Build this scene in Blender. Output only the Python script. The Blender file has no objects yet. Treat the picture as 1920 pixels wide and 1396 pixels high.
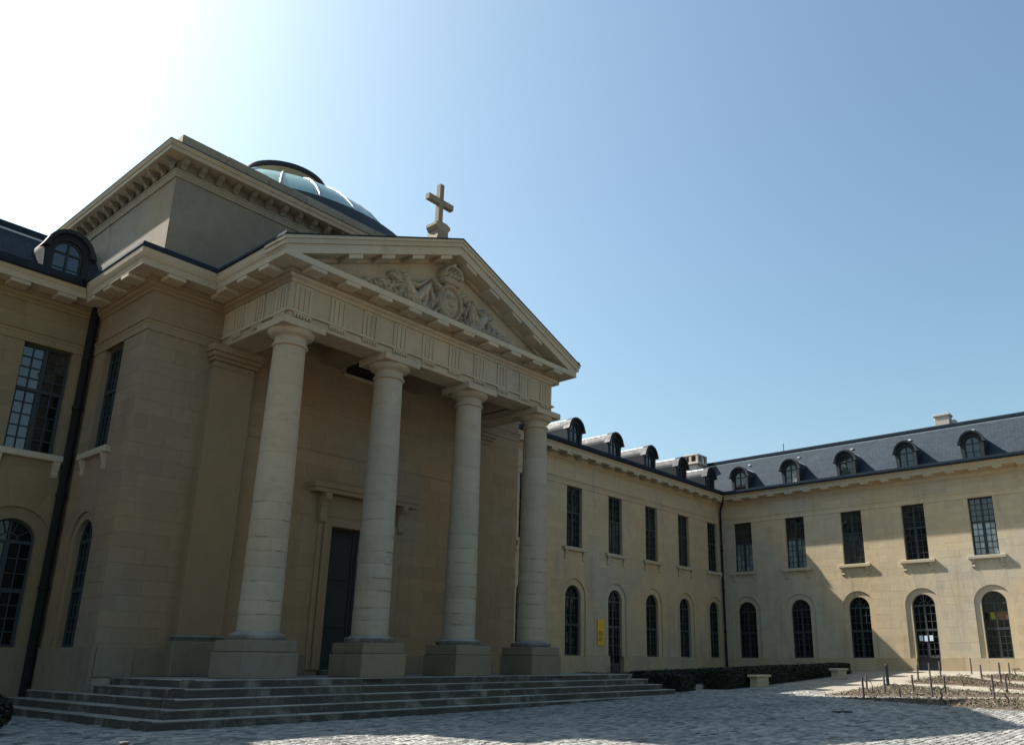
import bpy, math, random
import numpy as np
from mathutils import Vector, Matrix
random.seed(7)
rad = math.radians
scene = bpy.context.scene

# ------------------------------------------------------------------ camera
F_PX, CX, CY = 1501.66, 1084.92, 802.65            # for a 1920 px wide picture
YAW, PITCH, ROLL = rad(51.3219), rad(16.22407), rad(.31469)
CAM = Vector((0, 0, 1.43))
FW = Vector((math.sin(YAW)*math.cos(PITCH), math.cos(YAW)*math.cos(PITCH), math.sin(PITCH)))
R0 = Vector((math.cos(YAW), -math.sin(YAW), 0)); U0 = R0.cross(FW)
RT = R0*math.cos(ROLL) + U0*math.sin(ROLL); UP = -R0*math.sin(ROLL) + U0*math.cos(ROLL)
cd = bpy.data.cameras.new('camera'); cam = bpy.data.objects.new('camera', cd)
scene.collection.objects.link(cam)
cam.matrix_world = Matrix(((RT.x, UP.x, -FW.x, CAM.x), (RT.y, UP.y, -FW.y, CAM.y), (RT.z, UP.z, -FW.z, CAM.z), (0, 0, 0, 1)))
cd.sensor_fit = 'HORIZONTAL'; cd.sensor_width = 36; cd.lens = F_PX/1920*36
cd.shift_x = (960-CX)/1920; cd.shift_y = (CY-698)/1920
cd.clip_start = .1; cd.clip_end = 2000
scene.camera = cam

# ------------------------------------------------------------------ sky and sun
SUN_D = Vector((.24, -.96, -1.0)).normalized()     # the way the light travels
EL = math.asin(-SUN_D.z); AZ = math.atan2(-SUN_D.x, -SUN_D.y)   # azimuth from +Y towards +X
w = bpy.data.worlds.new('World'); scene.world = w; w.use_nodes = True
nt = w.node_tree; nt.nodes.clear()
sky = nt.nodes.new('ShaderNodeTexSky'); sky.sky_type = 'NISHITA'; sky.sun_disc = False
sky.sun_elevation = EL; sky.sun_rotation = AZ
sky.altitude = 100; sky.air_density = 1.3; sky.dust_density = 2.7; sky.ozone_density = 1.0
bg = nt.nodes.new('ShaderNodeBackground'); bg.inputs['Strength'].default_value = .052
wo = nt.nodes.new('ShaderNodeOutputWorld')
wb = nt.nodes.new('ShaderNodeMix'); wb.data_type = 'RGBA'; wb.blend_type = 'MULTIPLY'; wb.inputs[0].default_value = 1; wb.inputs[7].default_value = (1.2,1.4,1.38,1)   # cool white balance
nt.links.new(sky.outputs[0], wb.inputs[6]); nt.links.new(wb.outputs[2], bg.inputs[0]); nt.links.new(bg.outputs[0], wo.inputs[0])
ld = bpy.data.lights.new('sun', 'SUN'); ld.energy = 5.0; ld.angle = rad(.53); ld.color = (1, .95, .86)
sun = bpy.data.objects.new('sun', ld); scene.collection.objects.link(sun)
sun.rotation_euler = SUN_D.to_track_quat('-Z', 'Y').to_euler(); sun.location = (-20, 60, 70)
vs = scene.view_settings; vs.view_transform = 'Standard'; vs.look = 'None'; vs.exposure = 1.29; vs.gamma = 1
vs.use_curve_mapping = False

# ------------------------------------------------------------------ helpers
def pj(p):
    v = Vector(p)-CAM; d = v.dot(FW)
    if d < .3: return None
    return (CX+F_PX*v.dot(RT)/d, CY-F_PX*v.dot(UP)/d, d)
COL = scene.collection
def link(o, parent=None):
    COL.objects.link(o)
    if parent is not None: o.parent = parent
    return o
def tag(o, label=None, cat=None, group=None, kind=None):
    if label: o['label'] = label
    if cat: o['category'] = cat
    if group: o['group'] = group
    if kind: o['kind'] = kind
    return o
def thing(name, loc, label, cat, group=None):
    o = bpy.data.objects.new(name, None); o.empty_display_size = .2; o.location = loc
    link(o); return tag(o, label, cat, group)
class MB:
    """collects geometry, builds ONE mesh object"""
    def __init__(s): s.v = []; s.f = []
    def add(s, vs, fs):
        n = len(s.v); s.v += [tuple(p) for p in vs]; s.f += [tuple(i+n for i in f) for f in fs]; return s
    def box(s, x0, x1, y0, y1, z0, z1):
        return s.add([(x0,y0,z0),(x1,y0,z0),(x1,y1,z0),(x0,y1,z0),(x0,y0,z1),(x1,y0,z1),(x1,y1,z1),(x0,y1,z1)],
            [(0,3,2,1),(4,5,6,7),(0,1,5,4),(1,2,6,5),(2,3,7,6),(3,0,4,7)])
    def bbox(s, x0, x1, y0, y1, z0, z1, b=.015):
        """box with bevelled edges"""
        b = min(b, (x1-x0)*.3, (y1-y0)*.3, (z1-z0)*.3)
        vs = []; X = (x0,x1); Y = (y0,y1); Z = (z0,z1); sg = (1,-1); idx = {}
        for i in (0,1):
            for j in (0,1):
                for k in (0,1):
                    for a in range(3):
                        p = [X[i]+sg[i]*b, Y[j]+sg[j]*b, Z[k]+sg[k]*b]
                        p[a] = (X[i],Y[j],Z[k])[a]
                        idx[i,j,k,a] = len(vs); vs.append(tuple(p))
        fs = []
        for a in range(3):
            o1, o2 = [(1,2),(2,0),(0,1)][a]
            for sd in (0,1):
                q = []
                for e, f in ((0,0),(1,0),(1,1),(0,1)):
                    c = [0,0,0]; c[a] = sd; c[o1] = e; c[o2] = f; q.append(idx[c[0],c[1],c[2],a])
                fs.append(q if sd else q[::-1])
            for e in (0,1):
                for f in (0,1):
                    lo = [0,0,0]; hi = [0,0,0]; lo[a] = 0; hi[a] = 1
                    for c in (lo,hi): c[o1] = e; c[o2] = f
                    fs.append((idx[(*lo,o1)], idx[(*hi,o1)], idx[(*hi,o2)], idx[(*lo,o2)]) if e != f else (idx[(*lo,o2)], idx[(*hi,o2)], idx[(*hi,o1)], idx[(*lo,o1)]))
        for i in (0,1):
            for j in (0,1):
                for k in (0,1):
                    t = (idx[i,j,k,0], idx[i,j,k,1], idx[i,j,k,2]); fs.append(t if (i+j+k) % 2 else t[::-1])
        return s.add(vs, fs)
    def prism(s, poly, P, a, b):
        """poly of (p,q); P(p,q,r) -> xyz; extruded r from a to b"""
        n = len(poly); vs = [P(p,q,a) for p,q in poly]+[P(p,q,b) for p,q in poly]
        fs = [tuple(range(n))[::-1], tuple(range(n, 2*n))]+[(i,(i+1)%n,n+(i+1)%n,n+i) for i in range(n)]
        return s.add(vs, fs)
    def lathe(s, prof, c, seg=32, a0=0, a1=2*math.pi, cap=False):
        full = abs(a1-a0-2*math.pi) < 1e-6; m = seg if full else seg+1; n = len(prof)
        vs = []
        for i in range(m):
            a = a0+(a1-a0)*i/seg
            for r,z in prof: vs.append((c[0]+r*math.cos(a), c[1]+r*math.sin(a), c[2]+z))
        fs = []
        for i in range(seg):
            j = (i+1)%m
            for k in range(n-1): fs.append((i*n+k, j*n+k, j*n+k+1, i*n+k+1))
        if cap:
            fs.append(tuple(i*n+n-1 for i in range(m))); fs.append(tuple(i*n for i in range(m))[::-1])
        return s.add(vs, fs)
    def tube(s, pts, r, seg=8, r1=None):
        pts = [Vector(p) for p in pts]; n = len(pts); rings = []
        for i,p in enumerate(pts):
            t = (pts[min(i+1,n-1)]-pts[max(i-1,0)]).normalized()
            u = t.cross(Vector((0,0,1)) if abs(t.z) < .95 else Vector((1,0,0))).normalized(); v = t.cross(u)
            rr = r if r1 is None else r+(r1-r)*i/(n-1)
            rings.append([p+(u*math.cos(2*math.pi*k/seg)+v*math.sin(2*math.pi*k/seg))*rr for k in range(seg)])
        vs = [q for rg in rings for q in rg]; fs = []
        for i in range(n-1):
            for k in range(seg): fs.append((i*seg+k, i*seg+(k+1)%seg, (i+1)*seg+(k+1)%seg, (i+1)*seg+k))
        fs.append(tuple(range(seg))[::-1]); fs.append(tuple(range((n-1)*seg, n*seg)))
        return s.add(vs, fs)
    def mesh(s, name, mat=None, smooth=False):
        m = bpy.data.meshes.new(name); m.from_pydata(s.v, [], s.f)
        if mat: m.materials.append(mat)
        if smooth is True: m.polygons.foreach_set('use_smooth', [True]*len(m.polygons))
        m.update()
        if smooth == 'auto':
            m.polygons.foreach_set('use_smooth', [True]*len(m.polygons))
            m.set_sharp_from_angle(angle=rad(35))
        return m
    def build(s, name, mat, parent=None, smooth=False, off=None):
        o = bpy.data.objects.new(name, s.mesh(name, mat, smooth)); link(o, parent)
        if parent is not None and parent.type == 'EMPTY' and off is None: o.location = -parent.location
        if off is not None: o.location = off
        return o
def sweep(path, prof, i0=0, i1=None, prev=None, nxt=None):
    """sweep a closed profile of (d outward, z) along plan path; outward is to the right of travel; mitred"""
    pts = [Vector((p[0], p[1])) for p in path]
    full = ([Vector(prev)] if prev else [])+pts+([Vector(nxt)] if nxt else [])
    o = 1 if prev else 0; n = len(prof); mb = MB(); vs = []
    for k in range(len(pts)):
        i = k+o; a = full[i]-full[i-1] if i > 0 else None; b = full[i+1]-full[i] if i < len(full)-1 else None
        na = Vector((a.y,-a.x)).normalized() if a else None; nb = Vector((b.y,-b.x)).normalized() if b else None
        if na and nb:
            m = (na+nb); off = m/(1+na.dot(nb)) if (1+na.dot(nb)) > 1e-6 else na
        else: off = na or nb
        for d,z in prof: vs.append((full[i].x+off.x*d, full[i].y+off.y*d, z))
    fs = []
    for k in range(len(pts)-1):
        for j in range(n): fs.append((k*n+j, k*n+(j+1)%n, (k+1)*n+(j+1)%n, (k+1)*n+j))
    fs.append(tuple(range(n))[::-1]); fs.append(tuple(range((len(pts)-1)*n, len(pts)*n)))
    mb.add(vs, fs); return mb
def copy_tree(o, parent, loc=None):
    c = o.copy(); link(c, parent)
    if loc is not None: c.location = loc
    for ch in list(o.children): copy_tree(ch, c)
    return c

# ------------------------------------------------------------------ materials
def newmat(name):
    m = bpy.data.materials.new(name); m.use_nodes = True; n = m.node_tree.nodes; n.clear()
    out = n.new('ShaderNodeOutputMaterial'); b = n.new('ShaderNodeBsdfPrincipled')
    m.node_tree.links.new(b.outputs[0], out.inputs[0]); return m, m.node_tree, b
def mathn(t, op, a, b=None, clamp=False):
    n = t.nodes.new('ShaderNodeMath'); n.operation = op; n.use_clamp = clamp
    for i,x in enumerate((a,b)):
        if x is None: continue
        if isinstance(x, (int,float)): n.inputs[i].default_value = x
        else: t.links.new(x, n.inputs[i])
    return n.outputs[0]
def noise(t, scale, detail=4, rough=.6, vec=None, dist=0):
    n = t.nodes.new('ShaderNodeTexNoise'); n.inputs['Scale'].default_value = scale; n.inputs['Detail'].default_value = detail
    n.inputs['Roughness'].default_value = rough; n.inputs['Distortion'].default_value = dist
    if vec is not None: t.links.new(vec, n.inputs['Vector'])
    return n.outputs['Fac']
def ramp(t, fac, stops):
    r = t.nodes.new('ShaderNodeValToRGB'); t.links.new(fac, r.inputs[0]); e = r.color_ramp.elements
    while len(e) < len(stops): e.new(.5)
    for x,(p,c) in zip(e, stops):
        x.position = p; x.color = (*c,1) if len(c) == 3 else c
    return r.outputs[0]
def mix(t, fac, a, b, mode='MIX'):
    n = t.nodes.new('ShaderNodeMix'); n.data_type = 'RGBA'; n.blend_type = mode
    for s,x in ((0,fac),(6,a),(7,b)):
        if isinstance(x,(int,float)): n.inputs[s].default_value = x
        elif isinstance(x,tuple): n.inputs[s].default_value = (*x,1)
        else: t.links.new(x, n.inputs[s])
    return n.outputs[2]
def wpos(t, scale=None):
    g = t.nodes.new('ShaderNodeNewGeometry'); o = g.outputs['Position']
    if scale:
        m = t.nodes.new('ShaderNodeMapping'); m.inputs['Scale'].default_value = scale; t.links.new(o, m.inputs[0]); o = m.outputs[0]
    return o
def rnd(t):
    g = t.nodes.new('ShaderNodeNewGeometry'); oi = t.nodes.new('ShaderNodeObjectInfo')
    return mathn(t, 'FRACT', mathn(t, 'ADD', mathn(t, 'MULTIPLY', oi.outputs['Random'], 7.31), g.outputs['Random Per Island']))
def bump(t, b, h, strength=.3, dist=.02):
    n = t.nodes.new('ShaderNodeBump'); n.inputs['Strength'].default_value = strength; n.inputs['Distance'].default_value = dist
    t.links.new(h, n.inputs['Height']); t.links.new(n.outputs[0], b.inputs['Normal'])
def stone(name, col, var=.12, stain=.35, staincol=(.12,.10,.08), moss=0, rough=.85, bs=.25, streak=.25, drift=.5):
    m, t, b = newmat(name)
    p = wpos(t)
    big = noise(t, .35, 5, .6, p); med = noise(t, 2.3, 6, .65, p); fine = noise(t, 22, 4, .7, p)
    c = ramp(t, big, [(.3, tuple(x*(1-var*1.3) for x in col)), (.55, col), (.75, (min(1,col[0]*(1+var*.6)), col[1]*(1+var*.75), col[2]*(1+var*1.1)))])
    gcol = sum(col)/3; warm = (col[0]*1.10, col[1]*.98, col[2]*.82); cool = (gcol*1.02, gcol*.98, gcol*.86)
    dr = ramp(t, noise(t, .16, 4, .55, wpos(t, (1,1,.8)), .4), [(.36, warm), (.5, col), (.64, cool)])
    c = mix(t, drift, c, dr)
    r = rnd(t)
    c = mix(t, 1, c, ramp(t, r, [(0, (1-var,)*3), (.5, (1,1,1)), (1, (1+var*.6,1+var*.55,1+var*.3))]), 'MULTIPLY')
    c = mix(t, .5, c, ramp(t, med, [(.3, (1-var*1.6,)*3), (.6, (1,1,1)), (.8, (1+var*.7,)*3)]), 'MULTIPLY')
    c = mix(t, .35, c, ramp(t, fine, [(.25, (.75,)*3), (.6, (1.04,)*3)]), 'MULTIPLY')
    # weather streaks running down the stone
    st = noise(t, 1, 5, .65, wpos(t, (2.4, 2.4, .22)))
    pat = noise(t, .5, 4, .6, wpos(t, (.9,.9,.6)))
    f = mathn(t, 'MULTIPLY', ramp(t, st, [(.48,(0,0,0)),(.72,(1,1,1))]), ramp(t, pat, [(.42,(0,0,0)),(.62,(1,1,1))]))
    c = mix(t, mathn(t, 'MULTIPLY', f, streak), c, staincol)
    sp = ramp(t, noise(t, 1.1, 7, .72, p, .5), [(.55,(0,0,0)),(.75,(1,1,1))])
    c = mix(t, mathn(t, 'MULTIPLY', sp, stain), c, staincol)
    if moss:
        ms = ramp(t, noise(t, 1.6, 6, .7, wpos(t, (1,1,2.5)), .8), [(.52,(0,0,0)),(.68,(1,1,1))])
        c = mix(t, mathn(t, 'MULTIPLY', ms, moss), c, (.17,.15,.04))
    t.links.new(c, b.inputs['Base Color']); b.inputs['Roughness'].default_value = rough
    b.inputs['Specular IOR Level'].default_value = .25
    h = mathn(t, 'ADD', mathn(t, 'MULTIPLY', med, .7), mathn(t, 'MULTIPLY', fine, .3)); bump(t, b, h, bs, .03)
    return m
def plain(name, col, rough=.5, metal=0, var=.1, scale=3, spec=.5, bs=.1):
    m, t, b = newmat(name); n1 = noise(t, scale, 5, .65, wpos(t))
    c = mix(t, 1, col, ramp(t, n1, [(.3,(1-var,)*3),(.7,(1+var,)*3)]), 'MULTIPLY')
    c = mix(t, 1, c, ramp(t, rnd(t), [(0,(1-var*.7,)*3),(1,(1+var*.7,)*3)]), 'MULTIPLY')
    t.links.new(c, b.inputs['Base Color']); b.inputs['Metallic'].default_value = metal
    t.links.new(ramp(t, n1, [(.3,(max(0,rough-.08),)*3),(.7,(min(1,rough+.1),)*3)]), b.inputs['Roughness'])
    b.inputs['Specular IOR Level'].default_value = spec
    if bs: bump(t, b, n1, bs, .01)
    return m
def glass(name, col, rough=.04, spec=.6, ior=1.75):
    m, t, b = newmat(name)
    c = mix(t, 1, col, ramp(t, rnd(t), [(0,(.6,)*3),(1,(1.35,)*3)]), 'MULTIPLY')
    t.links.new(c, b.inputs['Base Color']); b.inputs['Roughness'].default_value = rough; b.inputs['Specular IOR Level'].default_value = spec; b.inputs['IOR'].default_value = ior
    bump(t, b, noise(t, 2.2, 2, .5, wpos(t)), .06, .05)
    return m
M = {}
M['stone'] = stone('limestone_warm', (.42,.325,.20), .07, .16, (.17,.125,.08), streak=.5)
M['stone_core'] = stone('limestone_joint', (.32,.255,.16), .06, .2, (.15,.12,.08))
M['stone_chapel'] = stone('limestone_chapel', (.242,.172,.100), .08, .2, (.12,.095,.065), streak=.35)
M['stone_plinth'] = stone('limestone_plinth', (.205,.165,.112), .12, .35, (.08,.07,.055), moss=.2, streak=.5)
M['stone_base'] = stone('limestone_wing_base', (.38,.29,.175), .1, .3, (.14,.11,.075), streak=.4)
M['stone_cella_bounce'] = stone('limestone_cella_bounce', (.285,.192,.107), .08, .2, (.12,.09,.06), streak=.3)  # warmer tint stands in for light bounced between the cella walls
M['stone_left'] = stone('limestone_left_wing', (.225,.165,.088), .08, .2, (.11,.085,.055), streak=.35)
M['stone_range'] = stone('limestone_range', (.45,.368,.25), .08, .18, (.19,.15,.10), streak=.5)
M['stone_range_base'] = stone('limestone_range_base', (.42,.325,.20), .1, .3, (.16,.12,.08), streak=.4)
M['stone_grey'] = stone('limestone_weathered', (.37,.30,.205), .10, .3, (.12,.105,.085), streak=.4)
M['stone_pale'] = stone('limestone_pale_trim', (.40,.335,.235), .08, .18, (.16,.14,.1), streak=.3)
M['stone_attic'] = stone('limestone_attic', (.255,.215,.16), .16, .4, (.11,.10,.085), streak=.6)
M['stone_soiled'] = stone('limestone_soiled', (.20,.165,.12), .2, .5, (.07,.06,.05), streak=.6)
M['column'] = stone('column_stone', (.345,.287,.21), .07, .22, (.13,.11,.08), moss=.3, streak=.35)
M['step'] = stone('step_stone', (.19,.18,.16), .22, .6, (.035,.032,.028), moss=.12, streak=.75, bs=.5)
M['relief'] = stone('carved_stone', (.37,.315,.235), .12, .45, (.07,.065,.06), bs=.4)
M['frame'] = plain('blue_grey_paint', (.031,.040,.045), .6, spec=.25)
M['bar'] = M['frame']
M['glass'] = glass('dark_glass', (.006,.008,.010), .03, .5)
M['glass_b'] = glass('glass_with_room_behind', (.022,.020,.017), .04, .5)
M['glass_c'] = glass('glass_with_curtain', (.05,.052,.05), .06, .5)
M['poster_y'] = plain('yellow_poster', (.22,.18,.015), .5)
M['poster_o'] = plain('orange_poster', (.14,.065,.025), .5)
M['glass_d'] = glass('dim_glass', (.005,.006,.007), .05, .5, 1.42)
M['glass_e'] = glass('dim_glass_brown', (.012,.010,.008), .05, .5, 1.45)
M['frost'] = glass('papered_glass', (.32,.38,.40), .25, .4)
M['frost_dark'] = glass('blinded_glass', (.15,.20,.20), .2, .4)
M['lead'] = plain('dark_lead', (.015,.020,.027), .6, .0, .18, 3, .25)
M['zinc'] = plain('zinc_sheet', (.50,.52,.54), .5, .3, .15, 5)
M['zinc_dark'] = plain('zinc_dark', (.022,.030,.042), .9, 0, .2, 2, .06)
M['door'] = plain('door_paint', (.016,.019,.021), .6, spec=.25)
M['grey_door'] = plain('grey_door_paint', (.055,.06,.065), .55, spec=.25)
M['pipe'] = plain('cast_iron', (.010,.010,.010), .8, spec=.2)
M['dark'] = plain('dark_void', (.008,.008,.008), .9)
M['chimney'] = stone('chimney_render', (.42,.38,.34), .15, .35, (.2,.16,.13))
M['wood'] = plain('weathered_wood', (.12,.095,.09), .85, 0, .3, 12, .2)
M['black_metal'] = plain('black_metal', (.012,.012,.015), .45)
M['yellow'] = plain('yellow_enamel', (.62,.34,.015), .45, 0, .06)
M['ink'] = plain('brown_print', (.10,.05,.01), .6)
M['paper'] = plain('notice_paper', (.55,.66,.75), .7)
M['sand'] = stone('stabilised_sand', (.33,.28,.21), .1, .15, (.25,.2,.14), rough=.95, bs=.4, streak=0)
def step_mat():
    m, t, b = newmat('step_stone'); p = wpos(t)
    c = ramp(t, noise(t, 1.5, 6, .65, p), [(.3,(.24,.225,.195)),(.6,(.35,.325,.275)),(.8,(.42,.39,.33))])
    c = mix(t, 1, c, ramp(t, rnd(t), [(0,(.78,.78,.78)),(1,(1.15,1.15,1.12))]), 'MULTIPLY')
    c = mix(t, .5, c, ramp(t, noise(t, 25, 5, .7, p), [(.3,(.65,.65,.65)),(.65,(1.1,1.1,1.1))]), 'MULTIPLY')
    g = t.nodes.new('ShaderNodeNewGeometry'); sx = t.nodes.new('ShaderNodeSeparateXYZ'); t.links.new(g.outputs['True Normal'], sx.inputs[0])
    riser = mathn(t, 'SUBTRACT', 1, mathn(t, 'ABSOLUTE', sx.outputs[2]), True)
    st = ramp(t, noise(t, 1, 6, .7, wpos(t, (1.3,1.3,1.0)), .6), [(.12,(0,0,0)),(.5,(1,1,1))])      # dark brown patches on upright faces, none on flat treads
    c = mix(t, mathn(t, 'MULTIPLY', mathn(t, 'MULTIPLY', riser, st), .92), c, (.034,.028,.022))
    pt = ramp(t, noise(t, .9, 6, .7, p, .6), [(.52,(0,0,0)),(.7,(1,1,1))])
    c = mix(t, mathn(t, 'MULTIPLY', pt, .35), c, (.07,.07,.05))
    t.links.new(c, b.inputs['Base Color']); b.inputs['Roughness'].default_value = .8; b.inputs['Specular IOR Level'].default_value = .3
    bump(t, b, noise(t, 12, 6, .7, p), .5, .02); return m
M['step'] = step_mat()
M['moss'] = plain('joint_moss', (.16,.135,.07), 1, 0, .35, 9, .1)
def slate_mat():
    m, t, b = newmat('roof_slate'); p = wpos(t)
    br = t.nodes.new('ShaderNodeTexBrick'); mp = t.nodes.new('ShaderNodeMapping')
    # rows follow the height, joints follow x+y
    sx = t.nodes.new('ShaderNodeSeparateXYZ'); t.links.new(p, sx.inputs[0]); cb = t.nodes.new('ShaderNodeCombineXYZ')
    t.links.new(mathn(t,'ADD',sx.outputs[0],sx.outputs[1]), cb.inputs[0]); t.links.new(sx.outputs[2], cb.inputs[1])
    t.links.new(cb.outputs[0], br.inputs['Vector'])
    br.inputs['Scale'].default_value = 1; br.inputs['Brick Width'].default_value = .22; br.inputs['Row Height'].default_value = .1
    br.inputs['Mortar Size'].default_value = .006; br.inputs['Color1'].default_value = (.026,.036,.048,1); br.inputs['Color2'].default_value = (.036,.047,.060,1); br.inputs['Mortar'].default_value = (.009,.011,.014,1)
    c = mix(t, .6, br.outputs['Color'], ramp(t, noise(t, .7, 6, .7, p), [(.3,(.7,.7,.72)),(.7,(1.2,1.2,1.2))]), 'MULTIPLY')
    t.links.new(c, b.inputs['Base Color']); b.inputs['Roughness'].default_value = .85; b.inputs['Specular IOR Level'].default_value = .12
    bump(t, b, br.outputs['Fac'], -.4, .01); return m
M['slate'] = slate_mat()
def cobble_mat(name, cols):
    m, t, b = newmat(name); p = wpos(t); r = rnd(t)
    c = ramp(t, r, cols)
    c = mix(t, .7, c, ramp(t, noise(t, .28, 5, .65, p), [(.3,(.6,.6,.62)),(.5,(1,1,1)),(.72,(1.25,1.22,1.17))]), 'MULTIPLY')
    c = mix(t, .5, c, ramp(t, noise(t, 14, 5, .7, p), [(.3,(.6,.6,.6)),(.65,(1.1,1.1,1.1))]), 'MULTIPLY')
    t.links.new(c, b.inputs['Base Color']); b.inputs['Roughness'].default_value = .75; b.inputs['Specular IOR Level'].default_value = .35
    bump(t, b, noise(t, 30, 4, .7, p), .5, .01); return m
M['cobble'] = cobble_mat('cobble_stone', [(0,(.065,.065,.063)),(.10,(.15,.147,.139)),(.5,(.225,.217,.202)),(.85,(.285,.274,.25)),(1,(.35,.333,.30))])
def ground_mat():
    m, t, b = newmat('sandy_ground'); p = wpos(t)
    c = ramp(t, noise(t, .5, 6, .65, p), [(.3,(.21,.185,.145)),(.6,(.285,.255,.205)),(.8,(.33,.30,.25))])
    c = mix(t, .6, c, ramp(t, noise(t, 9, 6, .7, p), [(.3,(.6,.6,.6)),(.65,(1.12,1.12,1.12))]), 'MULTIPLY')
    c = mix(t, .6, c, ramp(t, noise(t, 60, 3, .7, p), [(.3,(.6,.6,.6)),(.65,(1.12,1.12,1.12))]), 'MULTIPLY')
    t.links.new(c, b.inputs['Base Color']); b.inputs['Roughness'].default_value = .95
    bump(t, b, noise(t, 25, 5, .7, p), .6, .02); return m
M['ground'] = ground_mat()
def leaf_mat(name, c1, c2, c3=None):
    m, t, b = newmat(name)
    c = ramp(t, rnd(t), [(0,c1),(.7,c2),(1,c3 or c2)])
    t.links.new(c, b.inputs['Base Color']); b.inputs['Roughness'].default_value = .55; b.inputs['Specular IOR Level'].default_value = .3
    return m
M['hedge'] = leaf_mat('box_leaves', (.006,.009,.005), (.014,.019,.009), (.028,.033,.014))
M['hedge_core'] = plain('hedge_core', (.006,.009,.004), .9)
M['shoot'] = leaf_mat('young_leaves', (.05,.065,.02), (.10,.115,.045), (.17,.16,.07))
M['litter'] = leaf_mat('leaf_litter', (.04,.028,.02), (.09,.068,.045), (.19,.15,.105))
M['soil'] = stone('garden_soil', (.105,.08,.058), .25, .3, (.06,.045,.03), rough=1, bs=.9, streak=0)
M['vine'] = plain('vine_bark', (.07,.055,.045), .9, 0, .3, 20)

# ------------------------------------------------------------------ place constants
XC = 17.35                      # axis of the chapel
YW = 27.83; XR = 51.08          # wing facade plane; plane of the range closing the court
PVX0, PVX1, PVY = 9.21, 2*XC-9.21, 23.85
AXL, AXR, AY = XC-5.89, XC+5.89, 20.0     # portico architrave faces
COLX = [XC-5.46, XC-1.82, XC+1.82, XC+5.46]; COLY = 20.46
Z_PL, Z_AB, Z_AT, Z_FT, Z_CO = 1.74, 10.88, 11.27, 12.15, 12.52
BAY = 3.87
def gz(x): return 1.06*min(max((x-14)/37, 0), 1.05)**1.7

# ------------------------------------------------------------------ ground
xs = [-300,-60,-20,0,8]+[14+i for i in range(0,39)]+[54,60,90,300]; ys = [-300,-60,-30,-10,0,5,10,15,20,25,30,40,60,300]
mb = MB(); mb.add([(x,y,gz(x)-.03) for x in xs for y in ys], [(i*len(ys)+j,(i+1)*len(ys)+j,(i+1)*len(ys)+j+1,i*len(ys)+j+1) for i in range(len(xs)-1) for j in range(len(ys)-1)])
ground = mb.build('courtyard_ground', M['ground'], smooth=True); tag(ground, kind='structure')

st = MB(); st.box(-300,300,-300,-7,-.4,-.02); st = st.build('bounce_cut_slab', plain('bounce_cut_dark',(.05,.05,.052),.9)); tag(st, kind='structure')  # unseen dark slab behind the camera, added to cut sunlit ground bounce
# beds: strips parallel to the far range, (x near, x far, y right end, y left end)
BEDS = [[(29.44,11.56),(27.04,6.57),(26.37,5.06),(24.6,1.2),(31.0,1.2),(32.27,4.92),(31.55,6.01),(30.59,8.14),(29.9,10.37)],
        [(30.42,12.49),(33.94,12.63),(37.25,12.49),(37.97,11.79),(36.72,10.58),(35.12,8.25),(34.1,6.4),(32.6,1.2),(32.0,1.2),(33.03,6.27),(31.93,8.49),(30.81,10.68)],
        [(40.27,12.55),(42.49,12.54),(45.91,12.51),(44.95,11.16),(42.44,9.3),(39.44,7.43),(38.2,5.7),(37.0,1.2),(34.6,1.2),(35.75,5.42),(37.01,6.99),(38.9,9.4),(39.72,11.43)],
        [(46.15,10.62),(47.4,10.34),(47.98,9.64),(46.65,8.73),(45.6,7.02),(45.0,1.2),(41.0,1.2),(41.17,6.46),(42.74,8.03),(44.17,9.53)]]
# pale strips of stabilised sand between the beds are the ground itself
def inpoly(x, y, poly):
    c = False; n = len(poly)
    for i in range(n):
        (x1,y1),(x2,y2) = poly[i], poly[(i+1)%n]
        if (y1 > y) != (y2 > y) and x < (x2-x1)*(y-y1)/(y2-y1)+x1: c = not c
    return c
# cobbles
def cobble_zone(x, y):
    if y > 17.9 and 8.2 < x < 29.6: return False
    if y > 18.3 and x > 29 and x < 31: return y < 22
    if x > 30.6 and y > 17.2: return False
    if x > 31.5+max(0,(y-12.5))*1.2 : return False
    if x > 47 : return False
    for b in BEDS:
        if inpoly(x, y, b): return False
    return True
stones = []
y = 2.0; row = 0
rs = random.Random(3)
while y < 26:
    rh = rs.uniform(.125,.165); x = 2.0+rs.uniform(-.2,0)
    while x < 38:
        wd = rs.uniform(.15,.27)
        cx_, cy_ = x+wd/2, y+rh/2
        q = pj((cx_,cy_,gz(cx_)))
        if q and -60 < q[0] < 1980 and q[1] < 1440 and cobble_zone(cx_,cy_): stones.append((cx_,cy_,wd,rh,q[2]))
        x += wd
    y += rh
dm = MB(); cell = .5
for i in range(76):
    for j in range(50):
        x0,y0 = 1.5+i*cell, 1.5+j*cell
        if cobble_zone(x0+.25,y0+.25):
            dm.add([(x0,y0,gz(x0)-.02),(x0+cell,y0,gz(x0+cell)-.02),(x0+cell,y0+cell,gz(x0+cell)-.02),(x0,y0+cell,gz(x0)-.02)],[(0,1,2,3)])
tag(dm.build('joint_dirt', stone('joint_dirt',(.085,.075,.06),.3,.3,(.04,.045,.02),rough=1,streak=0), ground), kind='stuff')
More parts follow.
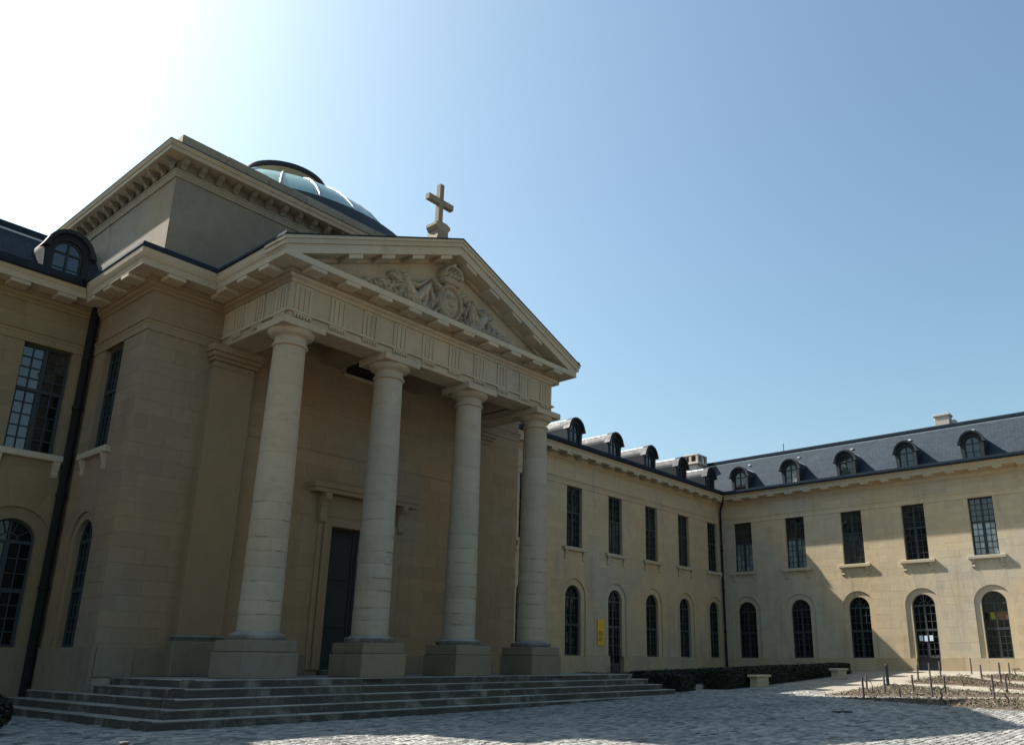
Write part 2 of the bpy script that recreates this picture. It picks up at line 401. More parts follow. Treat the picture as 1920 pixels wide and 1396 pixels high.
def cobble_geo(sx, sy, zt, rr):
    j = lambda a: rr.uniform(-a,a)
    a, b = sx/2-.006, sy/2-.006; i = min(a,b)*.24
    vs = [(-a+j(.006),-b+j(.006),-.03),(a+j(.006),-b+j(.006),-.03),(a+j(.006),b+j(.006),-.03),(-a+j(.006),b+j(.006),-.03)]
    mid = [(p[0]*.98,p[1]*.98,zt-.014) for p in vs]
    top = [((abs(p[0])-i)*(1 if p[0]>0 else -1)+j(.005),(abs(p[1])-i)*(1 if p[1]>0 else -1)+j(.005),zt+j(.003)) for p in vs]
    fs = [(8,9,10,11)]+[(k,(k+1)%4,4+(k+1)%4,4+k) for k in range(4)]+[(4+k,4+(k+1)%4,8+(k+1)%4,8+k) for k in range(4)]
    return vs+mid+top, fs
stones.sort(key=lambda s: s[4])
templ = []
for k in range(10):
    m = MB(); m.add(*cobble_geo(.205,.14,0,rs)); templ.append(m.mesh('cobble', M['cobble']))
for (x,y,sx,sy,d) in stones[:300]:
    o = bpy.data.objects.new('cobble', rs.choice(templ)); link(o, ground)
    o.location = (x,y,gz(x)+rs.uniform(-.008,.008)); o.scale = (sx/.205, sy/.14, 1); o.rotation_euler = (rs.uniform(-.03,.03),rs.uniform(-.03,.03),rs.uniform(-.03,.03))
mb = MB()
for (x,y,sx,sy,d) in stones[300:]:
    vs, fs = cobble_geo(sx,sy,rs.uniform(-.008,.008),rs); z = gz(x); ca = rs.uniform(-.04,.04)
    mb.add([(x+p[0]-ca*p[1],y+p[1]+ca*p[0],z+p[2]) for p in vs], fs)
o = mb.build('cobbles', M['cobble'], ground); tag(o, kind='stuff')

# ------------------------------------------------------------------ facade builder
FAN0 = (7.48-4.77)/6; FAN1 = FAN0*5      # the fan field, above the springing
class Facade:
    """P(u, d, z): u to the right as seen from outside, d outward"""
    def __init__(s, P): s.P = P; s.core = MB(); s.blocks = []; s.dj = .007
    def poly(s, pts, blocks=True, inset=.003):
        s.core.add([s.P(u,-s.dj,z) for u,z in pts], [tuple(range(len(pts)))])
        if blocks: s.blocks.append(inset_poly(pts, inset))
    def rect(s, u0,u1,z0,z1, blocks=True): s.poly([(u0,z0),(u1,z0),(u1,z1),(u0,z1)], blocks)
    def courses(s, u0, u1, levels, rects, arches, L=1.05, blocks=True, RING=.5, vis=None):
        """rects: (uc,hw,zb,zt). arches: (uc,hw,zb,zs) outer outline"""
        for k in range(len(levels)-1):
            za, zb = levels[k], levels[k+1]; cuts = []
            for uc,hw,b,tp in rects:
                if za < tp-.01 and zb > b+.01: cuts.append((uc-hw, uc+hw, None))
            for A in arches:
                uc,hw,b,zs = A
                if za < b-.01: continue
                if zb <= zs+.01: cuts.append((uc-hw, uc+hw, None))
                elif za < zs+.01: cuts.append((uc-hw-.22, uc+hw+.22, A))
                elif za < s.fan_top(A)-.01: w0 = s.fan_hw(A); cuts.append((uc-w0, uc+w0, None))
            cuts.sort(); cur = u0
            for c0,c1,A in cuts+[(u1,u1,None)]:
                if c0 > cur+.01:
                    s.run(cur, c0, za, zb, k, L, blocks, vis)
                if A:
                    uc,hw,b,zs = A; r = hw; n = 7
                    zt = min(zb, zs+r); zz = [za+(zt-za)*i/(n-1) for i in range(n)]
                    wv = [math.sqrt(max(0,r*r-(z-zs)**2)) for z in zz]
                    bl = blocks and (vis is None or vis(uc))
                    lp = [(max(c0,u0),za)]+[(uc-a,z) for a,z in zip(wv,zz)]+([(uc,zb)] if zb > zt+.001 else [])+[(max(c0,u0),zb)]
                    rp = [(min(c1,u1),za),(min(c1,u1),zb)]+([(uc,zb)] if zb > zt+.001 else [])+[(uc+a,z) for a,z in list(zip(wv,zz))[::-1]]
                    s.poly(lp, bl); s.poly(rp, bl)
                cur = max(cur, c1)
    def run(s, a, b, za, zb, k, L, blocks, vis):
        js = []; g = L; x = math.floor(a/g)*g+(k%2)*g*.5
        while x < b:
            if x > a+.22 and x < b-.22: js.append(x+((k*37)%7-3)*.02)
            x += g
        e = [a]+js+[b]
        for i in range(len(e)-1): s.rect(e[i], e[i+1], za, zb, blocks and (vis is None or vis((e[i]+e[i+1])/2)))
    def fan_hw(s, A): return math.sqrt(A[1]**2-FAN0**2)
    def fan_top(s, A): return A[3]+FAN1
    def voussoirs(s, A, RING=.5, n=11, blocks=True):
        """fan of wedge stones between the arch and a square field above it"""
        uc,hw,b,zs = A; w0 = s.fan_hw(A); a0 = math.atan2(FAN0,w0); ac = math.atan2(FAN1,w0)
        an = [a0,rad(47),rad(64),rad(78),rad(102),rad(116),rad(133),math.pi-a0]
        def outp(a):
            c,sn = math.cos(a),math.sin(a); t = min(w0/abs(c) if abs(c) > 1e-6 else 1e9, FAN1/sn); return (uc+t*c, zs+t*sn)
        for a,b_ in zip(an[:-1],an[1:]):
            m_ = (a+b_)/2; pts = [(uc+hw*math.cos(a),zs+hw*math.sin(a)), outp(a)]
            for cc in (ac, math.pi-ac):
                if a+1e-4 < cc < b_-1e-4: pts.append(outp(cc))
            pts += [outp(b_),(uc+hw*math.cos(b_),zs+hw*math.sin(b_)),(uc+hw*math.cos(m_),zs+hw*math.sin(m_))]
            q = [pts[0]]
            for p in pts[1:]:
                if math.hypot(p[0]-q[-1][0],p[1]-q[-1][1]) > .012: q.append(p)
            s.poly(q, blocks)
    def outline(s, uc, hw, zb, zs, n=16):
        return [(uc-hw,zb),(uc-hw,zs)]+[(uc-hw*math.cos(math.pi*i/n), zs+hw*math.sin(math.pi*i/n)) for i in range(1,n)]+[(uc+hw,zs),(uc+hw,zb)]
    def reveal(s, out, d0, d1):
        """jamb faces round an outline (open at the bottom edge closed too)"""
        n = len(out); vs = [s.P(u,d0,z) for u,z in out]+[s.P(u,d1,z) for u,z in out]
        s.core.add(vs, [(i,(i+1)%n,n+(i+1)%n,n+i) for i in range(n)])
    def ring(s, o, i, d):
        n = len(o); s.core.add([s.P(u,d,z) for u,z in o]+[s.P(u,d,z) for u,z in i], [(k,k+1,n+k+1,n+k) for k in range(n-1)])
    def arch(s, uc, hw, hwi, zb, zs, q=.07, depth=.42):
        o = s.outline(uc,hw,zb,zs); i = s.outline(uc,hwi,zb,zs); s.reveal(o,0,-q); s.ring(o,i,-q); s.reveal(i,-q,-depth)
    def window_hole(s, uc, hw, zb, zt, depth=.38): s.reveal([(uc-hw,zb),(uc-hw,zt),(uc+hw,zt),(uc+hw,zb)], 0, -depth)
def inset_poly(pts, e):
    n = len(pts); A = sum(pts[i][0]*pts[(i+1)%n][1]-pts[(i+1)%n][0]*pts[i][1] for i in range(n)); sg = 1 if A > 0 else -1
    out = []
    for i in range(n):
        p0, p1, p2 = pts[i-1], pts[i], pts[(i+1)%n]
        def nr(a,b):
            dx,dy = b[0]-a[0], b[1]-a[1]; l = math.hypot(dx,dy) or 1; return (-dy/l*sg, dx/l*sg)
        a, b = nr(p0,p1), nr(p1,p2); dt = 1+a[0]*b[0]+a[1]*b[1]
        if dt < .3: dt = .3
        out.append((p1[0]+(a[0]+b[0])/dt*e, p1[1]+(a[1]+b[1])/dt*e))
    return out
def finish_blocks(bld, facs, mat, wallname='wall', limit=300):
    """each ashlar a part; the largest in the picture singly, the rest joined"""
    allb = []; cores = []
    for F_, core in facs:
        for pts in F_.blocks:
            q = [pj(F_.P(u,0,z)) for u,z in pts]
            if any(k is None for k in q): ar = 0
            else:
                inside = any(0 <= k[0] <= 1920 and 0 <= k[1] <= 1396 for k in q)
                ar = abs(sum(q[i][0]*q[(i+1)%len(q)][1]-q[(i+1)%len(q)][0]*q[i][1] for i in range(len(q))))*.5*(1 if inside else 0)
            allb.append((ar, F_, pts, core))
    allb.sort(key=lambda a: -a[0]); rest = MB()
    for n,(ar,F_,pts,core) in enumerate(allb):
        m = MB() if n < limit else rest
        k = len(pts); e = (random.random()-.5)*.003; b_ = .004
        ip = inset_poly(pts, b_)
        m.add([F_.P(u,-F_.dj,z) for u,z in pts]+[F_.P(u,-b_+e,z) for u,z in pts]+[F_.P(u,e,z) for u,z in ip],
              [tuple(range(2*k,3*k))]+[(i,(i+1)%k,k+(i+1)%k,k+i) for i in range(k)]+[(k+i,k+(i+1)%k,2*k+(i+1)%k,2*k+i) for i in range(k)])
        if n < limit: m.build('ashlar_block', mat, core)
    if rest.v: tag(rest.build('ashlar_blocks', mat, facs[0][1]), kind='stuff')

# ------------------------------------------------------------------ windows (local: x right, -y outward, z up from opening bottom)
def grid_panes(x0,x1,z0,z1,nc,nr,g=.03):
    w_ = (x1-x0-(nc-1)*g)/nc; h_ = (z1-z0-(nr-1)*g)/nr
    return [(x0+c*(w_+g), z0+r*(h_+g), w_, h_) for r in range(nr) for c in range(nc)]
PANE_MESH = {}
def pane_obj(parent, x, z, w_, h_, mat, y=.045):
    key = (round(w_,3), round(h_,3), mat)
    if key not in PANE_MESH:
        PANE_MESH[key] = MB().box(0,w_,0,.012,0,h_).mesh('pane', M[mat])
    o = bpy.data.objects.new('pane', PANE_MESH[key]); link(o, parent); o.location = (x,y,z)
    o.rotation_euler = (random.uniform(-.008,.008), 0, random.uniform(-.008,.008))
def bars(m, x0,x1,z0,z1,nc,nr,g=.03,d=.05):
    w_ = (x1-x0-(nc-1)*g)/nc; h_ = (z1-z0-(nr-1)*g)/nr
    for c in range(nc-1): m.box(x0+(c+1)*w_+c*g, x0+(c+1)*(w_+g), 0, d, z0, z1)
    for r in range(nr-1): m.box(x0,x1,.004,d-.004,z0+(r+1)*h_+r*g,z0+(r+1)*(h_+g))
WIN_CACHE = {}
def upper_window(bld, loc, rot, low='glass', up='glass', H=3.38, hw=.68):
    if 'up' not in WIN_CACHE:
        m = MB(); m.box(-hw,-hw+.06,-.02,.07,0,H); m.box(hw-.06,hw,-.02,.07,0,H); m.box(-hw+.06,hw-.06,-.018,.068,0,.07); m.box(-hw+.06,hw-.06,-.018,.068,H-.06,H)
        zt = 1.90; m.box(-hw+.06,hw-.06,-.03,.07,zt,zt+.11)
        m.box(-.05,.05,-.012,.066,.07,zt); m.box(-.05,.05,-.012,.066,zt+.11,H-.06)
        for x0,x1 in ((-hw+.06,-.05),(.05,hw-.06)):
            m.box(x0,x0+.03,0,.06,.07,zt); m.box(x1-.03,x1,0,.06,.07,zt)
            bars(m,x0+.03,x1-.03,.07,zt,2,5); bars(m,x0,x1,zt+.11,H-.06,2,4)
        WIN_CACHE['up'] = m.mesh('window', M['frame'])
        s_ = MB(); s_.bbox(-1.02,1.02,-.365,-.02,-.2,0,.02); WIN_CACHE['sill'] = s_.mesh('sill', M['stone_pale'])
        b_ = MB(); b_.prism([(0,-.2),(-.17,-.2),(-.17,-.28),(-.12,-.36),(-.06,-.52),(-.09,-.6),(-.05,-.68),(0,-.7)], lambda p,q,r: (r, p*.8-.195, q), -.09, .09); WIN_CACHE['br'] = b_.mesh('bracket', M['stone_pale'])
    o = bpy.data.objects.new('window', WIN_CACHE['up']); link(o, bld); o.location = Vector(loc)-bld.location; o.rotation_euler = (0,0,rot)
    for x0,x1 in ((-hw+.06,-.05),(.05,hw-.06)):
        for p in grid_panes(x0+.03,x1-.03,.07,1.90,2,5): pane_obj(o,*p,low)
        for p in grid_panes(x0,x1,2.01,H-.06,2,4): pane_obj(o,*p,up)
    s_ = bpy.data.objects.new('sill', WIN_CACHE['sill']); link(s_, o)
    for x in (-.78,.78):
        b_ = bpy.data.objects.new('bracket', WIN_CACHE['br']); link(b_, o); b_.location = (x,0,0)
    return o
def arch_window(bld, loc, rot, hw=.67, zs=3.03, door=0, mat='glass', mats=None):
    """opening bottom at loc; springing zs above; door>0: bottom lowered by that much, solid lower panel"""
    key = ('arch', door); n = 16; zb = -door
    if key not in WIN_CACHE:
        m = MB()
        def band(r0,r1,d0,d1):
            o_ = [(-r1*math.cos(math.pi*i/n), zs+r1*math.sin(math.pi*i/n)) for i in range(n+1)]; i_ = [(-r0*math.cos(math.pi*i/n), zs+r0*math.sin(math.pi*i/n)) for i in range(n+1)]
            vs = [(x,d0,z) for x,z in o_]+[(x,d0,z) for x,z in i_]+[(x,d1,z) for x,z in i_]; k = n+1
            m.add(vs, [(i,i+1,k+i+1,k+i) for i in range(n)]+[(k+i,k+i+1,2*k+i+1,2*k+i) for i in range(n)])
        band(hw-.06,hw,-.02,.07); band(.24,.28,0,.06)
        m.box(-hw,-hw+.06,-.02,.07,zb,zs); m.box(hw-.06,hw,-.02,.07,zb,zs); m.box(-hw+.06,hw-.06,-.018,.068,zb,zb+.08)
        m.box(-hw+.06,hw-.06,-.03,.07,zs-.05,zs+.05); zt = 1.55; m.box(-hw+.06,hw-.06,-.03,.07,zt,zt+.13)
        m.box(-.06,.06,-.012,.066,zb+.08,zt); m.box(-.06,.06,-.012,.066,zt+.13,zs-.05); m.box(-.03,.03,-.012,.06,zs+.05,zs+hw-.06)
        for a in (36,72,108,144):
            c,s_ = math.cos(rad(a)), math.sin(rad(a)); r0,r1 = .28,hw-.06; px,pz = -s_*.012, c*.012
            m.add([(c*r0+px,0,zs+s_*r0+pz),(c*r1+px,0,zs+s_*r1+pz),(c*r1-px,0,zs+s_*r1-pz),(c*r0-px,0,zs+s_*r0-pz),(c*r0+px,.05,zs+s_*r0+pz),(c*r1+px,.05,zs+s_*r1+pz),(c*r1-px,.05,zs+s_*r1-pz),(c*r0-px,.05,zs+s_*r0-pz)],
                  [(0,1,2,3),(0,1,5,4),(3,2,6,7)])
        zlow = zb+.08+(.75 if door else 0)
        for x0,x1 in ((-hw+.06,-.06),(.06,hw-.06)):
            m.box(x0,x0+.03,0,.06,zb+.08,zt); m.box(x1-.03,x1,0,.06,zb+.08,zt)
            if door: m.box(x0+.03,x1-.03,0,.05,zb+.08,zlow); m.bbox(x0+.09,x1-.09,-.02,.001,zb+.16,zlow-.1,.015)
            bars(m,x0+.03,x1-.03,zlow,zt,2,4); bars(m,x0,x1,zt+.13,zs-.05,2,3)
        WIN_CACHE[key] = m.mesh('window', M['frame'] if not door else M['grey_door'])
        fan = MB(); a_ = [math.pi*i/n for i in range(n+1)]
        def wedge(a0,a1,r0,r1):
            k = 5; an = [a0+(a1-a0)*i/(k-1) for i in range(k)]
            f_ = MB(); pts = [(r1*math.cos(a),zs+r1*math.sin(a)) for a in an]+[(r0*math.cos(a),zs+r0*math.sin(a)) for a in an[::-1]]
            f_.add([(x,.045,z) for x,z in pts], [tuple(range(len(pts)))]); return f_.mesh('pane', M['glass_d'])
        WIN_CACHE['fan'] = [wedge(rad(a0),rad(a1),.28,hw-.05) for a0,a1 in ((2,36),(36,72),(72,108),(108,144),(144,178))]+[wedge(0,math.pi/2,.001,.25),wedge(math.pi/2,math.pi,.001,.25)]
    o = bpy.data.objects.new('window' if not door else 'glazed_door', WIN_CACHE[key]); link(o, bld); o.location = Vector(loc)-bld.location; o.rotation_euler = (0,0,rot)
    zlow = zb+.08+(.75 if door else 0); i = 0
    for x0,x1 in ((-hw+.06,-.06),(.06,hw-.06)):
        for p in grid_panes(x0+.03,x1-.03,zlow,1.55,2,4): pane_obj(o,*p,mat)
        for p in grid_panes(x0,x1,1.68,zs-.05,2,3): pane_obj(o,*p,(mats or {}).get(i,mat)); i += 1
    for fm in WIN_CACHE['fan']:
        f_ = bpy.data.objects.new('pane', fm); link(f_, o)
    if door:
        h = MB(); h.tube([(.1,-.05,.35-door+.6),(.1,-.05,.62-door+.6)],.012,6); h.build('handle', M['black_metal'], o)
    return o
# ------------------------------------------------------------------ dormers (local, -y outward, origin on wall plane at gutter height)
def make_dormer(bld, loc, rot, glassm='glass', run=2.0):
    if 'dorm' not in WIN_CACHE:
        hw = .62; zs = 1.2; n = 14; H = 0
        def arc(r, c=zs): return [(-r*math.cos(math.pi*i/n), c+r*math.sin(math.pi*i/n)) for i in range(n+1)]
        # front with window opening
        f = MB(); o_ = [(-hw,0),(-hw,zs)]+arc(hw)[1:-1]+[(hw,zs),(hw,0)]; wi = .44
        i_ = [(-wi,.08),(-wi,zs-.06)]+[(-wi*math.cos(math.pi*i/n), zs-.06+wi*math.sin(math.pi*i/n)) for i in range(1,n)]+[(wi,zs-.06),(wi,.08)]
        k = len(o_)
        f.add([(x,0,z) for x,z in o_]+[(x,0,z) for x,z in i_]+[(x,.16,z) for x,z in i_], [(j,j+1,k+j+1,k+j) for j in range(k-1)]+[(k+j,k+j+1,2*k+j+1,2*k+j) for j in range(k-1)]+[(0,k-1,2*k-1,k)])
        WIN_CACHE['dorm'] = f.mesh('dormer', M['lead'])
        # hood: moulded arch round the front
        h = MB(); a,b = arc(hw-.02), arc(hw+.10); kk = n+1
        a = [(-hw+.04,zs-.02)]+a[1:-1]+[(hw-.04,zs-.02)]; b = [(-hw-.18,zs-.06)]+b[1:-1]+[(hw+.18,zs-.06)]
        h.add([(x,-.16,z) for x,z in a]+[(x,-.18,z) for x,z in b]+[(x,.25,z) for x,z in b]+[(x,.02,z) for x,z in a],
              [(j,j+1,kk+j+1,kk+j) for j in range(n)]+[(kk+j,kk+j+1,2*kk+j+1,2*kk+j) for j in range(n)]+[(3*kk+j,3*kk+j+1,j+1,j) for j in range(n)]+[(0,kk,2*kk,3*kk),(n,kk+n,2*kk+n,3*kk+n)])
        WIN_CACHE['hood'] = h.mesh('hood', M['lead'])
        # barrel roof
        r = MB(); c = [(-(hw+.06)*math.cos(rad(a)), zs+(hw+.06)*math.sin(rad(a))) for a in range(40,141,10)]; kk = len(c)
        r.add([(x,.2,z) for x,z in c]+[(x,run+1.4,z) for x,z in c], [(j,j+1,kk+j+1,kk+j) for j in range(kk-1)]); WIN_CACHE['barrel'] = r.mesh('barrel_roof', M['zinc'], True)
        sm = MB()
        for yy in (.75,1.3,1.85,2.4,2.95):
            for j in range(kk-1):
                (x0,z0),(x1,z1) = c[j],c[j+1]; s_ = 1.03
                f0 = lambda x,z: (x*s_, zs+(z-zs)*s_)
                p0,p1 = f0(x0,z0),f0(x1,z1); sm.add([(p0[0],yy,p0[1]),(p1[0],yy,p1[1]),(p1[0],yy+.035,p1[1]),(p0[0],yy+.035,p0[1]),(x0,yy,z0),(x1,yy,z1),(x1,yy+.035,z1),(x0,yy+.035,z0)],[(0,1,2,3),(0,1,5,4),(3,2,6,7)])
        WIN_CACHE['seam'] = sm.mesh('standing_seam', M['zinc'])
        for s_,kn in ((-1,'cheek'),(1,'cheek2')):
            ca = [(s_*(hw+.075)*math.cos(rad(a)), zs+(hw+.075)*math.sin(rad(a))) for a in (0,12,24,36,46)]; ci = [(s_*(hw-.05)*math.cos(rad(a)), zs+(hw-.05)*math.sin(rad(a))) for a in (46,36,24,12,0)]
            WIN_CACHE[kn] = MB().prism([(s_*(hw-.02),-.1)]+ca+ci+[(s_*(hw-.1),-.1)], lambda p,q,r: (p,r,q), .02, run+1.35).mesh('cheek', M['lead'])
        w_ = MB(); 
        def band(r0,r1,d0,d1,c):
            oo = [(-r1*math.cos(math.pi*i/n), c+r1*math.sin(math.pi*i/n)) for i in range(n+1)]; ii = [(-r0*math.cos(math.pi*i/n), c+r0*math.sin(math.pi*i/n)) for i in range(n+1)]
            w_.add([(x,d0,z) for x,z in oo]+[(x,d0,z) for x,z in ii]+[(x,d1,z) for x,z in ii],[(i,i+1,n+1+i+1,n+1+i) for i in range(n)]+[(n+1+i,n+2+i,2*n+3+i,2*n+2+i) for i in range(n)])
        band(.38,.44,.10,.15,zs-.06); w_.box(-.44,-.38,.10,.15,.08,zs-.06); w_.box(.38,.44,.10,.15,.08,zs-.06); w_.box(-.38,.38,.10,.15,.08,.15)
        w_.box(-.035,.035,.09,.15,.15,zs+.32); w_.box(-.38,.38,.095,.15,zs-.09,zs-.03); w_.box(-.38,.38,.11,.15,.62,.65)
        WIN_CACHE['dframe'] = w_.mesh('window_frame', M['frame'])
        def half(s_):
            p = MB(); k = 8; pts = [(s_*.02,zs-.06)]+[(s_*.40*math.cos(math.pi/2*i/k), zs-.06+.40*math.sin(math.pi/2*i/k)) for i in range(k+1)]
            pts = [(s_*.0,zs-.06)]+pts[1:]; p.add([(x,.14,z) for x,z in pts],[tuple(range(len(pts)))]); return p.mesh('pane', M[glassm])
        WIN_CACHE['dhalf'] = [half(-1),half(1)]
    o = bpy.data.objects.new('dormer', WIN_CACHE['dorm']); link(o, bld); o.location = Vector(loc)-bld.location; o.rotation_euler = (0,0,rot)
    for kname in ('hood','barrel','seam','cheek','cheek2','dframe'):
        c = bpy.data.objects.new(WIN_CACHE[kname].name.split('.')[0], WIN_CACHE[kname]); link(c, o)
    for mm in WIN_CACHE['dhalf']: link(bpy.data.objects.new('pane', mm), o)
    for x0,x1 in ((-.38,-.035),(.035,.38)):
        for z0,z1 in ((.15,.62),(.65,1.11)): pane_obj(o,x0,z0,x1-x0,z1-z0,glassm,.135)
    return o

# ------------------------------------------------------------------ cornice profiles (d outward, z)
def shift(p, dz): return [(d,z+dz) for d,z in p]
P_BAND = [(-.05,Z_AB),(.03,Z_AB),(.03,Z_AB+.2),(.045,Z_AB+.21),(.045,Z_AT-.08),(.09,Z_AT-.06),(.09,Z_AT),(-.05,Z_AT)]
P_BED = [(-.05,Z_FT),(.03,Z_FT),(.06,Z_FT+.07),(.15,Z_FT+.12),(.17,Z_FT+.2),(-.05,Z_FT+.2)]
P_COR = [(-.3,Z_CO),(.72,Z_CO),(.72,Z_CO+.2),(.75,Z_CO+.215),(.80,Z_CO+.30),(.80,Z_CO+.33),(-.3,Z_CO+.33)]
P_SOFFIT = [(-.05,Z_FT+.203),(.2,Z_FT+.203),(.2,Z_CO+.01),(-.05,Z_CO+.01)]
P_GUT = [(.35,Z_CO+.334),(.95,Z_CO+.334),(.99,Z_CO+.42),(.99,Z_CO+.55),(.93,Z_CO+.56),(.35,Z_CO+.56)]
P_SIMA = [(-.3,Z_CO+.2),(.70,Z_CO+.2),(.74,Z_CO+.25),(.78,Z_CO+.35),(.80,Z_CO+.49),(-.3,Z_CO+.49)]
P_CORS = [(-.3,Z_CO),(.70,Z_CO),(.70,Z_CO+.197),(-.3,Z_CO+.197)]
P_ZINC = [(.30,Z_CO+.494),(.80,Z_CO+.494),(.82,Z_CO+.56),(.78,Z_CO+.68),(.30,Z_CO+.70)]
MUT = MB().bbox(-.27,.27,-.62,0,-.13,0,.02)
MUT_MESH = MUT.mesh('mutule', M['stone_pale'])
def mutules(bld, pts, rot, z=Z_CO-.002):
    for x,y in pts:
        o = bpy.data.objects.new('mutule', MUT_MESH); link(o, bld); o.location = Vector((x,y,z))-bld.location; o.rotation_euler = (0,0,rot)
LEV = [Z_PL+(4.77-Z_PL)*i/7 for i in range(8)]+[4.77+(7.48-4.77)*i/6 for i in range(1,7)]+[7.48+(Z_AB-7.48)*i/8 for i in range(1,9)]

# ------------------------------------------------------------------ wings
PATH = [(-14,YW),(PVX0,YW),(PVX0,PVY),(AXL,PVY),(AXL,AY),(AXR,AY),(AXR,PVY),(PVX1,PVY),(PVX1,YW),(XR,YW),(XR,-16)]
def range_building(name, label, P, rot, u0, u1, centres, path, prev, nxt, ztop_ground, roof_pts, doors=(), visible=None, frost=None, archm=None, mat='stone', matb='stone_base'):
    # base
    bx = P((u0+u1)/2, 0, 0); b = thing(name, (bx[0], bx[1], gz(bx[0])), label, 'building')
    fa = Facade(P)
    rects = [(c,.68,7.48,Z_AB) for c in centres]; arches = [(c,1.02,Z_PL,4.77) for c in centres]
    fa.courses(u0,u1,LEV,rects,arches,vis=visible)
    for c in centres:
        vb = visible is None or visible(c)
        fa.voussoirs((c,1.02,Z_PL,4.77),blocks=vb); fa.arch(c,1.02,.67,Z_PL,4.77); fa.window_hole(c,.68,7.48,Z_AB)
    # frieze
    for za,zb in ((Z_AT,Z_AT+.44),(Z_AT+.44,Z_FT)): fa.run(u0,u1,za,zb,int(za*3),1.3,True,visible)
    core = fa.core.build('wall', M[mat], b)
    finish_blocks(b, [(fa,core)], M[mat])
    # plinth, cut for doors
    pl = MB(); e = u0
    for c in sorted(doors)+[None]:
        a1 = u1 if c is None else c-.67
        x = e
        while x < a1-.01:
            x1 = min(x+1.29, a1); 
            if a1-x1 < .3: x1 = a1
            vs = []; mbk = MB(); p = [P(x+.004,0,0),P(x1-.004,0,0)]
            mbk.prism([(x+.004,0),(x1-.004,0),(x1-.004,Z_PL-.002),(x+.004,Z_PL-.002)], lambda u,z,d: P(u,d,z), -.05, .06)
            mbk.build('plinth_block', M[matb], b); x = x1
        if c is not None:
            fa2 = Facade(P); fa2.reveal([(c-.67,.5),(c-.67,Z_PL),(c+.67,Z_PL),(c+.67,.5)], .06, -.42); fa2.core.build('door_jamb', M[mat], b)
            e = c+.67
    sweep(path,P_BAND,prev=prev,nxt=nxt).build('architrave_band', M[mat], b)
    sweep(path,P_BED,prev=prev,nxt=nxt).build('bed_moulding', M[mat], b)
    sweep(path,P_SOFFIT,prev=prev,nxt=nxt).build('soffit_band', M[mat], b)
    sweep(path,P_COR,prev=prev,nxt=nxt).build('cornice', M['stone_pale'], b)
    sweep(path,P_GUT,prev=prev,nxt=nxt).build('gutter', M['zinc_dark'], b)
    for c in centres:
        gm = random.choice(['glass','glass','glass_b','glass_c'])
        upper_window(b, P(c,-.2,7.48), rot, *( (frost or {}).get(c, (gm,random.choice(['glass','glass_b']))) ))
        arch_window(b, P(c,-.25,Z_PL), rot, door=(Z_PL-gz(P(c,0,0)[0])-.02 if c in doors else 0), mat=random.choice(['glass_d','glass_d','glass_e']), mats=(archm or {}).get(c))
        make_dormer(b, P(c,0,Z_CO+.5), rot)
    return b
# wing right of the chapel
PW = lambda u,d,z: (u, YW-d, z)
cen_w = [26.71+BAY*i for i in range(7)]
wing_r = range_building('wing_building', 'two-storey limestone wing with zinc dormers running right from the columned chapel', PW, 0, PVX1, XR, cen_w,
    [(PVX1,YW),(XR,YW)], (PVX1,PVY), (XR,0), 0, None, doors=(26.71+BAY*3,), visible=lambda u: u > 32.5)
mutules(wing_r, [(26.71+BAY/3*i, YW-.1) for i in range(0,19)], 0)
cen_l = [2*XC-26.71-BAY*i for i in range(3)]
wing_l = range_building('wing_building', 'limestone wing with one dark dormer at the left edge beside the drainpipe', PW, 0, -6, PVX0, cen_l,
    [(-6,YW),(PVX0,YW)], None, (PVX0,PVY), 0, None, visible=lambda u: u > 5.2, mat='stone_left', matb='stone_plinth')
mutules(wing_l, [(2*XC-26.71-BAY/3*i, YW-.1) for i in range(0,9)], 0)
# range closing the court
PR = lambda u,d,z: (XR-d, -u, z)
Y0R = 26.06; cen_r = [-(Y0R-BAY*i) for i in range(9)]
range_r = range_building('range_building', 'long two-storey limestone range closing the courtyard on the right, partly sunlit', PR, -math.pi/2, -YW, 16, cen_r,
    [(XR,YW),(XR,-16)], (PVX1,YW), None, 0, None, doors=(cen_r[3],), visible=lambda u: u < -6.3, mat='stone_range', matb='stone_range_base',
    frost={cen_r[0]:('frost_dark','glass'), cen_r[1]:('frost_dark','glass'), cen_r[4]:('frost','glass')}, archm={cen_r[4]:{3:'poster_y',8:'poster_o',9:'poster_o'}})
mutules(range_r, [(XR-.1, Y0R-BAY/3*i) for i in range(-1,30)], -math.pi/2)

# roofs ------------------------------------------------------------
ZR0 = Z_CO+.50; ZR1 = 16.2; RUN = 3.0; TOP = 2.6
def roof(bld, pts_e, pts_r, pts_t, z1, zt):
    """eave, break and top polylines (plan)"""
    m = MB(); n = len(pts_e)
    m.add([(*p,ZR0) for p in pts_e]+[(*p,z1) for p in pts_r], [(i,i+1,n+i+1,n+i) for i in range(n-1)])
    m.build('slate_roof', M['slate'], bld)
    m = MB(); m.add([(*p,z1+.03) for p in pts_r]+[(*p,zt) for p in pts_t], [(i,i+1,n+i+1,n+i) for i in range(n-1)]); m.build('upper_roof', M['zinc_dark'], bld)
def ridge_trim(bld, path, z):
    sweep(path,[(-.1,z-.02),(.10,z-.06),(.13,z+.02),(.12,z+.17),(.02,z+.22),(-.1,z+.22)]).build('ridge_flashing', M['zinc_dark'], bld)
    sweep(path,[(.05,z-.10),(.15,z-.155),(.165,z-.09),(.05,z-.063)]).build('lead_strip', M['zinc'], bld)
d0 = .05
